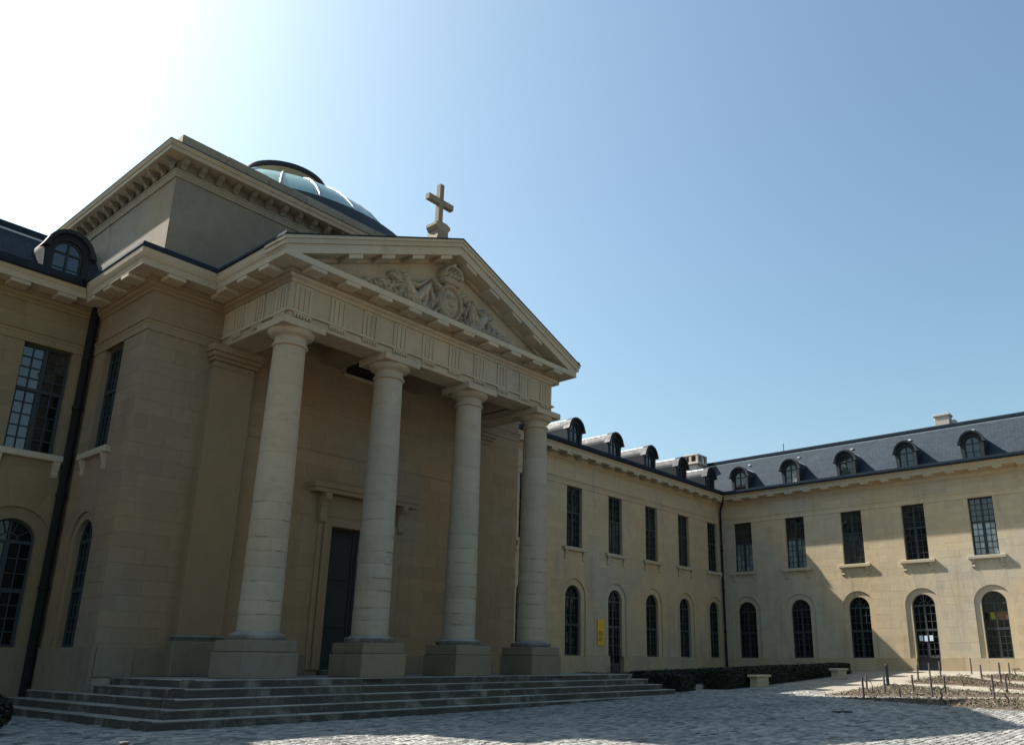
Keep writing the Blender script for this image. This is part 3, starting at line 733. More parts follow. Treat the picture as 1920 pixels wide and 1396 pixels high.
# the wing's roof is low behind its dormers
roof(wing_r, [(PVX1-2,YW-d0),(XR+1.2,YW-d0)], [(PVX1-2,YW+5.4),(XR+2.6,YW+5.4)], [(PVX1-2,YW+5.6),(XR+2.6,YW+5.6)], 14.6, 14.6)
roof(range_r, [(XR-d0,YW+4.0),(XR-d0,-16)], [(XR+RUN,YW+4.6),(XR+RUN,-16)], [(XR+RUN+TOP,YW+4.6),(XR+RUN+TOP,-16)], ZR1, ZR1+.5)
ridge_trim(range_r, [(XR+RUN,YW+4.6),(XR+RUN,-16)], ZR1)
m = MB(); m.add([(XR-d0,YW+4.0,ZR0),(XR+RUN,YW+4.6,ZR1),(XR+RUN+TOP,YW+4.6,ZR1+.5),(XR+5.6,YW+4.0,ZR0)],[(0,1,2,3)]); m.build('roof_gable', M['slate'], range_r)
zl = 15.42; yl = YW+2.4
roof(wing_l, [(-6,YW-d0),(PVX0+.25,YW-d0)], [(-6,yl),(PVX0+.25,yl)], [(-6,yl+TOP),(PVX0+.25,yl+TOP)], zl, zl+.5)
ridge_trim(wing_l, [(-6,yl),(PVX0+.25,yl)], zl)
# end wall, back walls (so that no light leaks under the roofs)
MB().box(-6,PVX0+.2,YW+4.9,YW+5.2,0,zl+.6).build('rear_wall', M['stone'], wing_l)
MB().box(PVX1-.5,XR,YW+5.3,YW+5.6,0,14.65).build('rear_wall', M['stone'], wing_r)
MB().box(XR+5.3,XR+5.6,-16,YW+5.6,0,ZR1+.55).build('rear_wall', M['stone'], range_r)
MB().box(XR+.1,XR+5.3,-16.2,-15.9,0,ZR1).build('end_wall', M['stone'], range_r)
MB().box(-6.2,-5.9,YW+.1,YW+4.9,0,zl).build('end_wall', M['stone'], wing_l)
MB().box(-6,PVX0+.7,YW+.47,YW+.5,0,12.9).build('light_stop_sheet', M['dark'], wing_l)  # unseen dark sheets behind the openings, added to block light from the rear
MB().box(PVX1-.7,XR+.4,YW+.47,YW+.5,0,12.9).build('light_stop_sheet', M['dark'], wing_r)
MB().box(XR+.47,XR+.5,-16,YW+.4,0,12.9).build('light_stop_sheet', M['dark'], range_r)
# roof vents, antenna, chimneys
for c in cen_r[:6]:
    p = PR(c-.3, 0, 0); z = 15.55; m = MB(); xx = XR+RUN*(z-ZR0)/(ZR1-ZR0)
    m.box(xx-.16,xx+.05,p[1]-.09,p[1]+.09,z-.04,z+.05); m.build('roof_vent', M['zinc'], range_r)
MB().tube([(XR+RUN,23.9,ZR1),(XR+RUN,23.9,ZR1+.75)],.03,6).build('roof_finial', M['zinc_dark'], range_r)
c = MB(); x,y = 54.4,12.8
c.bbox(x-.35,x+.35,y-.46,y+.46,15.9,17.0,.02); ch = c.build('chimney', M['chimney'], range_r)
MB().bbox(x-.42,x+.42,y-.53,y+.53,17.0,17.14,.02).build('chimney_cap', M['chimney'], ch)
MB().bbox(x-.2,x+.3,y-.78,y-.47,16.0,16.7,.02).build('chimney_flue', M['chimney'], ch)
x,y = 53.3,31.0
c = MB(); c.bbox(x-.55,x+.55,y-.55,y+.55,14.6,16.15,.02); ch = c.build('chimney', M['chimney'], wing_r)
c = MB(); c.bbox(x-.72,x+.72,y-.72,y+.72,16.15,16.32,.02); c.build('chimney_collar', M['chimney'], ch)
c = MB(); c.bbox(x-.72,x+.72,y-.72,y+.72,16.82,16.93,.02)
for i in (-1,0,1):
    for j in (-1,0,1):
        if i or j: c.box(x+i*.6-.1,x+i*.6+.1,y+j*.6-.1,y+j*.6+.1,16.32,16.82)
c.build('chimney_cap', M['chimney'], ch); MB().box(x-.45,x+.45,y-.45,y+.45,16.32,16.81).build('chimney_flue', plain('sooty_brick',(.13,.05,.04),.9), ch)
# drainpipes
def pipe(bld, x, y, pts, r=.07):
    m = MB(); m.tube(pts, r, 10); o = m.build('drainpipe', M['pipe'], bld, smooth='auto')
    for z in (3.4,6.2,9.0):
        MB().lathe([(r+.02,0),(r+.035,.02),(r+.035,.10),(r+.02,.12)],(pts[-1][0],pts[-1][1],z),10).build('pipe_collar', M['pipe'], o)
px,py = XR-.16,YW-.16
pipe(wing_r,px,py,[(XR-.75,YW-.75,12.75),(XR-.7,YW-.7,12.45),(px-.1,py-.1,12.0),(px,py,11.7),(px,py,gz(px)+.0)])
px,py = PVX0-.2,YW-.2
pipe(wing_l,px,py,[(px,py,Z_CO+.02),(px,py,6),(px,py,0)],.125)

# ------------------------------------------------------------------ chapel
chapel = thing('chapel', (XC,COLY,.97), 'domed limestone chapel with four-column portico, carved pediment and stone cross', 'chapel')
ZF = .97
# pavilion walls
fa = Facade(lambda u,d,z: (u, PVY-d, z)); fs = Facade(lambda u,d,z: (u, PVY-d, z)); fl = Facade(lambda u,d,z: (PVX0-d, -u, z)); fr = Facade(lambda u,d,z: (PVX1+d, u, z))
DHW = 1.22; DZ = 5.86
LEVP = [.97+(Z_AB-.97)*i/23 for i in range(24)]
fa.courses(AXL,AXR,LEVP,[(XC,DHW,.97,DZ)],[],L=1.2); fs.courses(PVX0,AXL,LEVP,[],[],L=1.2); fs.courses(AXR,PVX1,LEVP,[],[],L=1.2)
fa.reveal([(XC-DHW,.97),(XC-DHW,DZ),(XC+DHW,DZ),(XC+DHW,.97)],0,-.5)
MB().box(PVX0+.02,PVX1-.02,PVY+.012,PVY+.6,-.1,.966).build('foundation', M['stone_grey'], chapel)
MB().box(PVX0+.5,PVX0+.55,PVY+.6,YW+.6,0,12.3).build('light_stop_sheet', M['dark'], chapel); MB().box(PVX0+.55,PVX1-.55,PVY+.6,PVY+.65,0,12.3).build('light_stop_sheet', M['dark'], chapel)  # dark sheets added behind the facades to stop light leaking through
uw = -26.06     # window bay of the side, centred at y=26.06
fl.courses(-YW,-PVY,LEV,[(uw,.68,7.48,Z_AB)],[(uw,.85,Z_PL,4.77)],L=1.1,RING=.4)
fl.voussoirs((uw,.85,Z_PL,4.77),RING=.4); fl.arch(uw,.85,.62,Z_PL,4.77); fl.window_hole(uw,.68,7.48,Z_AB)
fr.courses(PVY,YW,LEVP,[],[],blocks=False)
for f_,a,b_ in ((fl,-YW,-PVY),):
    for za,zb in ((Z_AT,Z_AT+.44),(Z_AT+.44,Z_FT)): f_.run(a,b_,za,zb,int(za*3),1.3,True,None)
for f_,a,b_ in ((fs,PVX0,AXL),(fa,AXL,AXR),(fs,AXR,PVX1)):
    for za,zb in ((Z_AB,Z_AT),(Z_AT,Z_AT+.44),(Z_AT+.44,Z_FT)): f_.run(a,b_,za,zb,int(za*3),1.2,True,None)
fr.rect(PVY,YW,Z_AB,Z_FT,False)
core = fa.core.build('cella_wall', M['stone_cella_bounce'], chapel); cores = fs.core.build('front_wall', M['stone_chapel'], chapel); corel = fl.core.build('side_wall', M['stone_chapel'], chapel); fr.core.build('side_wall', M['stone_chapel'], chapel)
finish_blocks(chapel, [(fa,core)], M['stone_cella_bounce'], limit=130); finish_blocks(chapel, [(fs,cores),(fl,corel)], M['stone_chapel'], limit=170)
# plinths of the pavilion
def plinth(x0,x1,y0,y1,z0,z1): MB().bbox(x0,x1,y0,y1,z0,z1,.012).build('plinth_block', M['stone_plinth'], chapel)
for i in range(3): plinth(PVX0-.06,PVX0+.05,PVY-.06+i*1.35+.003,PVY-.06+(i+1)*1.35-.003,0,Z_PL-.004)
for i in range(2): plinth(PVX0+.06+i*.98,PVX0+.06+(i+1)*.98-.006,PVY-.07,PVY-.002,.97,1.72)
for s_ in (-1,1):
    for i in range(3): 
        a = XC+s_*(1.75+i*1.3); b_ = a+s_*1.294; plinth(min(a,b_),max(a,b_),PVY-.06,PVY-.003,.972,1.6)
upper_window(chapel,(PVX0+.2,26.06,7.48),-math.pi/2)
arch_window(chapel,(PVX0+.25,26.06,Z_PL),-math.pi/2,mat='glass_d')
# cornice: pavilion sides and portico sides (with sima), front of portico without
for (pp,pv,nx) in (([PATH[1],PATH[2],PATH[3],PATH[4]],PATH[0],PATH[5]), ([PATH[5],PATH[6],PATH[7],PATH[8]],PATH[4],PATH[9])):
    sweep(pp,P_BED,prev=pv,nxt=nx).build('bed_moulding', M['stone_chapel'], chapel)
    sweep(pp,P_SOFFIT,prev=pv,nxt=nx).build('soffit_band', M['stone_chapel'], chapel)
    sweep(pp,P_CORS,prev=pv,nxt=nx).build('corona', M['stone_pale'], chapel)
    sweep(pp,P_SIMA,prev=pv,nxt=nx).build('sima', M['stone_pale'], chapel)
    sweep(pp,P_ZINC,prev=pv,nxt=nx).build('roof_gutter', M['zinc_dark'], chapel)
sweep([PATH[1],PATH[2],PATH[3]],P_BAND,prev=PATH[0],nxt=PATH[4]).build('architrave_band', M['stone_chapel'], chapel)
sweep([PATH[6],PATH[7],PATH[8]],P_BAND,prev=PATH[5],nxt=PATH[9]).build('architrave_band', M['stone_chapel'], chapel)
fp = [PATH[4],PATH[5]]
sweep(fp,P_BED,prev=PATH[3],nxt=PATH[6]).build('bed_moulding', M['stone_grey'], chapel)
sweep(fp,P_SOFFIT,prev=PATH[3],nxt=PATH[6]).build('soffit_band', M['stone_chapel'], chapel)
sweep(fp,P_CORS,prev=PATH[3],nxt=PATH[6]).build('corona', M['stone_pale'], chapel)
# entablature of the portico: blocks between the column axes
B = .92    # beam thickness
ex = [AXL]+[COLX[1],COLX[2]]+[AXR]
for i in range(3):
    MB().bbox(ex[i]+.003,ex[i+1]-.003,AY,AY+B,10.94,Z_AT-.07,.012).build('architrave_block', M['stone_grey'], chapel)
    MB().bbox(ex[i]+.003,ex[i+1]-.003,AY+.01,AY+B,Z_AT,Z_CO-.17,.008).build('frieze_block', M['stone_grey'], chapel)
for x0,x1 in ((AXL,AXL+B),(AXR-B,AXR)):
    MB().bbox(x0,x1,AY+B+.004,PVY-.002,10.94,Z_AT-.07,.012).build('architrave_block', M['stone_grey'], chapel)
    MB().bbox(x0+.01,x1-.01,AY+B+.004,PVY-.002,Z_AT,Z_CO-.17,.008).build('frieze_block', M['stone_grey'], chapel)
sweep([PATH[3],PATH[4],PATH[5],PATH[6]],[(-.4,Z_AT-.068),(.06,Z_AT-.068),(.075,Z_AT-.06),(.075,Z_AT-.005),(-.4,Z_AT-.005)]).build('taenia', M['stone_pale'], chapel)
# triglyphs
TG = 10.92/9
def triglyph(P):
    m = MB(); z0,z1 = Z_AT+.003,Z_FT-.02; P3 = lambda p,q,r: P(p,r,q)
    m.prism([(-.29,z0),(.29,z0),(.29,z1),(-.29,z1)],P3,.0,.012)
    for a,b_ in ((-.285,-.185),(-.145,-.02),(.02,.145),(.185,.285)):
        m.prism([(a,z0),(b_,z0),(b_,z1-.08),(a,z1-.08)],P3,.012,.034)
    m.prism([(-.285,z1-.08),(.285,z1-.08),(.285,z1),(-.285,z1)],P3,.012,.036)
    m.build('triglyph', M['stone_grey'], chapel)
    g = MB(); g.prism([(-.3,Z_AT-.135),(.3,Z_AT-.135),(.3,Z_AT-.07),(-.3,Z_AT-.07)],P3,.0,.06); r_ = g.build('regula', M['stone_grey'], chapel)
    g = MB()
    for i in range(6):
        u = -.25+i*.1; g.prism([(u-.035,Z_AT-.21),(u+.035,Z_AT-.21),(u+.028,Z_AT-.137),(u-.028,Z_AT-.137)],P3,.004,.055)
    g.build('guttae', M['stone_grey'], r_)
for i in range(10): triglyph(lambda u,d,z,x=COLX[0]+i*TG: (x+u, AY+.008-d, z))
for i in range(3):
    triglyph(lambda u,d,z,y=COLY+i*TG: (AXL+.008-d, y-u, z))
mutules(chapel, [(COLX[0]+i*TG, AY-.08) for i in range(10)], 0)
mutules(chapel, [(AXL-.08, COLY+i*TG) for i in range(3)], -math.pi/2)
mutules(chapel, [(AXR+.08, COLY+i*TG) for i in range(3)], math.pi/2)
mutules(chapel, [(PVX0+.35,PVY-.08),(AXL-.35,PVY-.08)], 0)
mutules(chapel, [(PVX0-.08,y) for y in (24.3,25.55,26.8)], -math.pi/2)
# tympanum and raking cornice
SL = 2.8/6.72
def T(x): return 15.83-SL*abs(x-XC)
tymp = MB(); zb_ = Z_CO+.197
hb = (15.83-.55-zb_)/SL
tymp.prism([(XC-hb,zb_),(XC+hb,zb_),(XC,15.83-.55)], lambda p,q,r: (p,r,q), AY+.02, AY+.5); tymp.build('tympanum', M['stone_grey'], chapel)
for s_ in (-1,1):
    def rk(d0,d1,y0,y1,name,mat,xe):
        zc = zb_+.003; m = MB()
        xa = lambda d: min(xe, (15.83-d-zc)/SL)
        lo, hi = xa(d1), xa(d0)
        pts = [(0,15.83-d1),(lo,15.83-d1-SL*lo)]
        if lo < xe-1e-4: pts.append((xe,zc)) if hi >= xe-1e-4 else None
        pts += [(hi,15.83-d0-SL*hi),(0,15.83-d0)]
        m.prism([(XC+s_*p,q) for p,q in pts], lambda p,q,r: (p,r,q), y0, y1); m.build(name, mat, chapel)
    rk(.0,.10,AY-.80,AY+.3,'raking_sima',M['stone_pale'],6.72); rk(.102,.26,AY-.76,AY+.3,'raking_sima',M['stone_pale'],6.68); rk(.262,.56,AY-.70,AY+.3,'raking_corona',M['stone_pale'],6.6)
    rk(.56,.68,AY-.12,AY+.1,'raking_bed_moulding',M['stone_grey'],6.2)
    rk(-.05,-.004,AY-.82,25.2,'portico_roof',M['zinc_dark'],6.74)
for i in range(10):
    x = COLX[0]+i*TG; s_ = 1 if x > XC else -1; z = T(x)-.56
    if z-.25 < zb_+.1: continue
    m = MB(); m.prism([(x-.25,T(x-.25)-.563),(x+.25,T(x+.25)-.563),(x+.25,T(x+.25)-.70),(x-.25,T(x-.25)-.70)], lambda p,q,r: (p,r,q), AY-.66, AY-.12); m.build('raking_mutule', M['stone_pale'], chapel)
# ceiling of the portico
MB().box(AXL+B,AXR-B,AY+B,PVY,12.05,12.2).build('portico_ceiling', M['stone_chapel'], chapel)
for x in COLX[1:3]: MB().box(x-.4,x+.4,AY+B,PVY-.002,11.55,12.049).build('ceiling_beam', M['stone_chapel'], chapel)
MB().box(XC-1.15,XC+1.15,PVY-.03,PVY+.05,11.45,12.02).build('dark_fanlight', M['dark'], chapel)
MB().bbox(XC-1.3,XC+1.3,PVY-.14,PVY-.002,11.32,11.45).build('fanlight_sill', M['stone_grey'], chapel)
for z in (8.37,9.88):
    MB().box(AXL+1.3,AXR-1.3,PVY-.025,PVY+.01,z-.012,z+.02).build('string_course', M['stone_cella_bounce'], chapel)
# columns
NDR = 13
def column(x, first=[None]):
    zb0, zsh0, zsh1 = 2.0, 2.16, 10.22; H = zsh1-zsh0; R0_,R1_ = .545,.45
    def rr(z):
        t = (z-zsh0)/H; return R0_-(R0_-R1_)*(t**1.6)
    ped = MB(); ped.bbox(x-.80,x+.80,COLY-.80,COLY+.80,.965,1.62,.02)
    col = ped.build('column', M['stone_plinth'], chapel)
    rp = random.Random(int(x*10))
    MB().bbox(x-.76,x+.76,COLY-.76,COLY+.76,1.625,1.93,.025).build('pedestal_cap', M['stone_plinth'], col)
    b = MB(); b.lathe([(.0,1.932),(.70,1.932),(.735,1.96),(.745,2.01),(.73,2.06),(.69,2.09),(.62,2.095),(.60,2.12),(.575,2.135),(.55,2.16),(0,2.16)],(x,COLY,0),40)
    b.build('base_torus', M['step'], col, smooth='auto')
    # drums; the lower ones are worn and bulge between their joints
    zz = [zsh0]
    hts = [.42,.36,.5,.38,.44,.36,.48,.5,.62,.8,.95,1.05,1.2]
    f_ = H/sum(hts)
    for i,h in enumerate(hts):
        z0 = zz[-1]; z1 = z0+h*f_; zz.append(z1); bul = .007 if i < 8 else .002; g = .002
        prof = []; n = 7
        for k in range(n+1):
            t = k/n; z = z0+g+(z1-z0-2*g)*t
            prof.append((rr(z)-bul*(1-math.sin(math.pi*min(max(t,.0),1))**.35)*1.0, z))
        prof = [(prof[0][0]-.02,z0)]+prof+[(prof[-1][0]-.02,z1)]
        d = MB(); d.lathe(prof,(x+rp.uniform(-.004,.004),COLY+rp.uniform(-.004,.004),0),40); d.build('drum', M['column'], col, smooth='auto')
    for i in range(1,9):
        for q in range(rp.randint(1,2)):
            a0 = rp.uniform(3.3,5.2); a1 = a0+rp.uniform(.25,.8); n_ = 10; pts = [(x+(rr(zz[i])+.001)*math.cos(a0+(a1-a0)*k/n_), COLY+(rr(zz[i])+.001)*math.sin(a0+(a1-a0)*k/n_), zz[i]+rp.uniform(-.008,.012)) for k in range(n_+1)]
            MB().tube(pts, .010, 5, .004).build('moss_line', M['moss'], col)
    r1 = rr(zsh1)
    c = MB(); c.lathe([(r1-.02,10.22),(r1+.005,10.225),(r1+.05,10.25),(r1+.062,10.28),(r1+.05,10.31),(r1+.01,10.325),(r1+.005,10.34),(r1+.005,10.50),(r1+.03,10.51),(r1+.04,10.53),(r1+.10,10.545),(r1+.17,10.60),(r1+.215,10.67),(r1+.22,10.71),(r1+.1,10.715)],(x,COLY,0),40)
    c.build('capital', M['column'], col, smooth='auto')
    MB().bbox(x-.71,x+.71,COLY-.71,COLY+.71,10.712,10.938,.015).build('abacus', M['stone_grey'], col)
for x in COLX: column(x)
# responds (pilasters) at the ends of the portico
for x in (COLX[0],COLX[3]):
    s_ = -1 if x < XC else 1
    p = MB(); p.bbox(x-.66,x+.66,PVY-.30,PVY+.05,2.1,10.42,.012); po = p.build('pilaster', M['stone_chapel'], chapel)
    MB().bbox(x-.70,x+.70,PVY-.34,PVY,10.22,10.28,.01).build('necking', M['stone_chapel'], po)
    MB().bbox(x-.74,x+.74,PVY-.38,PVY,10.43,10.54,.01).build('capital_moulding', M['stone_chapel'], po); MB().bbox(x-.82,x+.82,PVY-.46,PVY,10.543,10.70,.02).build('capital_moulding', M['stone_chapel'], po)
    MB().bbox(x-.86,x+.86,PVY-.5,PVY-.001,10.703,10.938,.015).build('abacus', M['stone_chapel'], po)
    MB().bbox(x-.74,x+.74,PVY-.38,PVY,1.94,2.097,.04).build('base_torus', M['step'], po)
    MB().bbox(x-.80,x+.80,PVY-.44,PVY,.968,1.935,.02).build('pedestal', M['stone_plinth'], po)
# door
dr = MB(); dr.box(XC-DHW,XC+DHW,PVY+.36,PVY+.42,1.12,DZ)
door = dr.build('chapel_door', M['door'], chapel)
for s_ in (-1,1):
    for z0,z1 in ((1.35,2.3),(2.5,3.9),(4.1,5.6)):
        a = XC+s_*.12; b_ = XC+s_*(DHW-.16); MB().bbox(min(a,b_),max(a,b_),PVY+.325,PVY+.362,z0,z1,.03).build('door_panel', M['door'], door)
MB().box(XC-.03,XC+.03,PVY+.33,PVY+.36,1.2,DZ-.05).build('door_astragal', M['door'], door)
MB().lathe([(0,0),(.05,.0),(.05,.05),(0,.07)],(XC+.14,PVY+.3,2.4),10).build('door_knob', M['black_metal'], door)
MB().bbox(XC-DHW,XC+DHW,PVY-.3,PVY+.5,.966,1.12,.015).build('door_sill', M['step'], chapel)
for s_ in (-1,1):
    a,b_ = XC+s_*DHW, XC+s_*(DHW+.33); js = MB().bbox(min(a,b_),max(a,b_),PVY-.10,PVY+.02,1.12,DZ+.32,.015); jo = js.build('door_jamb', M['stone_cella_bounce'], chapel)
    a,b_ = XC+s_*(DHW+.19), XC+s_*(DHW+.33); MB().bbox(min(a,b_),max(a,b_),PVY-.15,PVY-.1,1.12,DZ+.32,.012).build('door_moulding', M['stone_cella_bounce'], jo)
    a,b_ = XC+s_*(DHW+.34), XC+s_*(DHW+.52); MB().bbox(min(a,b_),max(a,b_),PVY-.06,PVY,1.12,6.9,.012).build('door_pilaster_strip', M['stone_cella_bounce'], jo)
    xc = XC+s_*(DHW+.44); cs = MB(); cs.prism([(0,6.93),(-.42,6.93),(-.44,6.83),(-.40,6.72),(-.28,6.62),(-.2,6.45),(-.17,6.2),(-.22,6.08),(-.2,5.98),(-.1,5.92),(0,5.95)], lambda p,q,r: (xc+r,PVY+p,q), -.12,.12); cs.build('console_bracket', M['stone_cella_bounce'], chapel)
MB().bbox(XC-DHW,XC+DHW,PVY-.10,PVY+.02,DZ,DZ+.32,.015).build('door_lintel', M['stone_cella_bounce'], chapel)
MB().bbox(XC-DHW-.3,XC+DHW+.3,PVY-.06,PVY,DZ+.325,6.93,.01).build('door_frieze', M['stone_cella_bounce'], chapel)
hd = sweep([(XC-DHW-.58,PVY+.02),(XC-DHW-.58,PVY),(XC+DHW+.58,PVY),(XC+DHW+.58,PVY+.02)],[(-.0,6.93),(.40,6.93),(.42,7.0),(.42,7.06),(.47,7.09),(.5,7.2),(.5,7.24),(0,7.3)])
hd.build('door_hood', M['stone_cella_bounce'], chapel)

# attic -------------------------------------------------------------
AX0 = 9.49; AY0 = 24.3; HWA = XC-AX0; AX1 = XC+HWA; AYB = AY0+2*HWA; CYD = AY0+HWA
MB().box(AX0,AX1,AY0,AYB,12.3,17.1).build('attic_block', M['stone_attic'], chapel)
loop = [(AX0,AYB),(AX0,AY0),(AX1,AY0),(AX1,AYB)]
sweep(loop,[(-.1,16.39),(.05,16.39),(.05,16.49),(.065,16.5),(.065,16.58),(.1,16.6),(.1,16.64),(-.1,16.64)]).build('attic_architrave', M['stone_attic'], chapel)
sweep(loop,[(-.1,16.64),(.02,16.64),(.02,16.98),(-.1,16.98)]).build('attic_frieze', M['stone_soiled'], chapel)
sweep(loop,[(-.1,16.985),(.50,16.985),(.50,17.13),(.53,17.14),(.56,17.25),(.56,17.28),(-.1,17.28)]).build('attic_cornice', M['stone_grey'], chapel)
sweep(loop,[(-.1,17.283),(.575,17.283),(.575,17.305),(-.1,17.32)]).build('attic_flashing', M['zinc_dark'], chapel)
CON = MB().prism([(0,16.9),(-.1,16.86),(-.1,16.7),(-.15,16.66),(-.22,16.74),(-.36,16.82),(-.42,16.9),(-.42,16.983),(0,16.983)], lambda p,q,r: (r,p*.9,q), -.085,.085).mesh('cornice_console', M['stone_soiled'])
def consoles(pts, rot):
    for x,y in pts:
        o = bpy.data.objects.new('cornice_console', CON); link(o, chapel); o.location = Vector((x,y,0))-chapel.location; o.rotation_euler = (0,0,rot)
n = 26; consoles([(AX0+.12+(2*HWA-.24)*i/n, AY0) for i in range(n+1)], 0); consoles([(AX0, AY0+.12+(2*HWA-.24)*i/n) for i in range(n+1)], -math.pi/2)
# blocking course of separate blocks
e = AX0; k = 0
while e < AX1-.1:
    x1 = min(e+1.55, AX1); MB().bbox(e+.006,x1-.006,AY0,AY0+.5,17.28,18.0+(k%2)*.01,.015).build('blocking_course_stone', M['stone_attic'], chapel); e = x1; k += 1
e = AY0+.5; k = 0
while e < AYB-.1:
    x1 = min(e+1.55, AYB); MB().bbox(AX0,AX0+.5,e+.006,x1-.006,17.28,18.0+(k%2)*.01,.015).build('blocking_course_stone', M['stone_attic'], chapel); e = x1; k += 1
MB().box(AX0,AX0+.3,YW,AYB,0,12.3).build('nave_wall', M['stone'], chapel); MB().box(AX1-.3,AX1,YW,AYB,0,12.3).build('nave_wall', M['stone'], chapel); MB().box(AX0,AX1,AYB-.3,AYB-.01,0,12.3).build('rear_wall', M['stone'], chapel)
MB().box(AX0+.4,AX1,AY0+.4,AYB,17.0,17.7).build('attic_roof', M['zinc_dark'], chapel)
# pavilion roof under the attic
MB().box(PVX0-.3,PVX1+.3,PVY-.3,AYB,Z_CO+.3,Z_CO+.45).build('pavilion_roof', M['zinc_dark'], chapel)
# dome
CYD = 32.0
sph = lambda rho,z: (math.sqrt(max(0,rho*rho-(z-15.0)**2)), z)
d = MB(); d.lathe([(7.8,17.3)]+[sph(7.82,17.6+(19.22-17.6)*i/5) for i in range(6)]+[(6.38,19.22)],(XC,CYD,0),72); dome = d.build('dome', M['lead'], chapel, smooth='auto')
def dome_glass():
    m, t, b = newmat('dome_glass'); p = wpos(t)
    c = ramp(t, noise(t, .8, 4, .6, p), [(.3,(.11,.25,.235)),(.7,(.17,.33,.31))])
    t.links.new(c, b.inputs['Base Color']); b.inputs['Roughness'].default_value = .3; b.inputs['Specular IOR Level'].default_value = .35
    return m
M['dome_glass'] = dome_glass()
GP = [sph(7.56,z) for z in (19.16,19.8,20.4,20.9,21.35,21.75,22.05,22.28)]
NG = 24
for i in range(NG):
    a0 = 2*math.pi*i/NG+.012; a1 = 2*math.pi*(i+1)/NG-.012
    g = MB(); g.lathe(GP,(XC,CYD,0),3,a0,a1); g.build('glass_pane', M['dome_glass'], dome, smooth=True)
    rb = MB(); ca,sa = math.cos(2*math.pi*i/NG), math.sin(2*math.pi*i/NG)
    rb.tube([(XC+r*ca,CYD+r*sa,z+.02) for r,z in GP],.045,6); rb.build('glazing_rib', M['zinc'], dome, smooth=True)
c = MB(); c.lathe([(1.72,22.1),(1.62,22.3),(1.6,22.5),(1.68,22.75),(1.84,23.0),(1.84,23.05)],(XC,CYD,0),48); lan = c.build('lantern_collar', M['stone_grey'], dome, smooth='auto')
c = MB(); c.lathe([(1.78,23.053),(1.92,23.053),(1.94,23.1),(1.92,23.27),(1.5,23.36),(.8,23.43),(.0,23.46)],(XC,CYD,0),48); c.build('lantern_cap', M['lead'], dome, smooth='auto')
# cross on the pediment
yk = 20.6
cr = MB(); cr.prism([(-.55,15.4),(.55,15.4),(.55,15.8),(.40,15.95),(.29,16.2),(.24,16.45),(.22,16.6),(-.22,16.6),(-.24,16.45),(-.29,16.2),(-.40,15.95),(-.55,15.8)], lambda p,q,r: (XC+p,yk+r,q), -.3,.3)
cross = cr.build('cross', M['stone_attic'], chapel)
m = MB(); m.prism([(-.24,16.603),(.24,16.603),(.34,16.74),(.34,16.85),(.15,16.93),(-.15,16.93),(-.34,16.85),(-.34,16.74)], lambda p,q,r: (XC+p,yk+r,q), -.28,.28); m.build('cross_base', M['stone_attic'], cross)
cs = MB(); s_ = .105; a_ = .60; z0,z1,z2,z3 = 16.933,17.76,17.98,18.6
cs.prism([(-s_,z0),(s_,z0),(s_*.92,z1),(a_,z1),(a_,z2),(s_*.92,z2),(s_*.9,z3),(-s_*.9,z3),(-s_*.92,z2),(-a_,z2),(-a_,z1),(-s_*.92,z1)], lambda p,q,r: (XC+p,yk+r,q), -.10,.10); cs.build('cross_shaft', M['stone_attic'], cross)

# relief in the tympanum: height fields of smooth forms ------------------------------------
def relief(name, x0,x1,z0,z1, prims, res=.018, seed=0, grain=.02):
    nx = int((x1-x0)/res)+1; nz = int((z1-z0)/res)+1
    X,Z = np.meshgrid(np.linspace(x0,x1,nx), np.linspace(z0,z1,nz)); Hh = np.zeros_like(X)-.03
    for p in prims:
        if p[0] == 'e':        # ellipse bump: cx cz rx rz ang height
            _,cx,cz,rx,rz,an,h = p; c,s = math.cos(an),math.sin(an); u = ((X-cx)*c+(Z-cz)*s)/rx; v = (-(X-cx)*s+(Z-cz)*c)/rz
            q = 1-u*u-v*v; Hh = np.maximum(Hh, np.where(q > 0, h*np.sqrt(np.maximum(q,0)), -.03))
        elif p[0] == 'c':      # capsule: x0 z0 x1 z1 r0 r1 h
            _,ax,az,bx,bz,r0,r1,h = p; dx,dz = bx-ax,bz-az; L2 = dx*dx+dz*dz
            t = np.clip(((X-ax)*dx+(Z-az)*dz)/L2,0,1); D = np.hypot(X-ax-t*dx,Z-az-t*dz); r = r0+(r1-r0)*t
            q = 1-(D/r)**2; Hh = np.maximum(Hh, np.where(q > 0, h*np.sqrt(np.maximum(q,0)), -.03))
        elif p[0] == 'r':      # rim ring: cx cz rx rz width h
            _,cx,cz,rx,rz,wd,h = p; rr_ = np.hypot((X-cx)/rx,(Z-cz)/rz); q = 1-((rr_-1)*min(rx,rz)/wd)**2
            Hh = np.maximum(Hh, np.where(q > 0, h*np.sqrt(np.maximum(q,0)), -.03))
    rs_ = np.random.RandomState(seed)
    g = np.zeros_like(X)
    for k in range(18):
        a = rs_.uniform(0,6.28); f = rs_.uniform(10,60); g += np.sin(X*f*math.cos(a)+Z*f*math.sin(a)+rs_.uniform(0,6.28))
    Hh = np.where(Hh > 0, np.maximum(Hh*1.15-np.abs(g)*grain*.30+grain*.5, .004), Hh)
    m = MB(); yy = AY+.02
    m.v = [(float(X[j,i]), float(yy-Hh[j,i]), float(Z[j,i])) for j in range(nz) for i in range(nx)]
    m.f = [(j*nx+i,j*nx+i+1,(j+1)*nx+i+1,(j+1)*nx+i) for j in range(nz-1) for i in range(nx-1) if max(Hh[j,i],Hh[j,i+1],Hh[j+1,i],Hh[j+1,i+1]) > 0]
    return m.build(name, M['relief'], chapel, smooth=True)
zb0 = Z_CO+.2
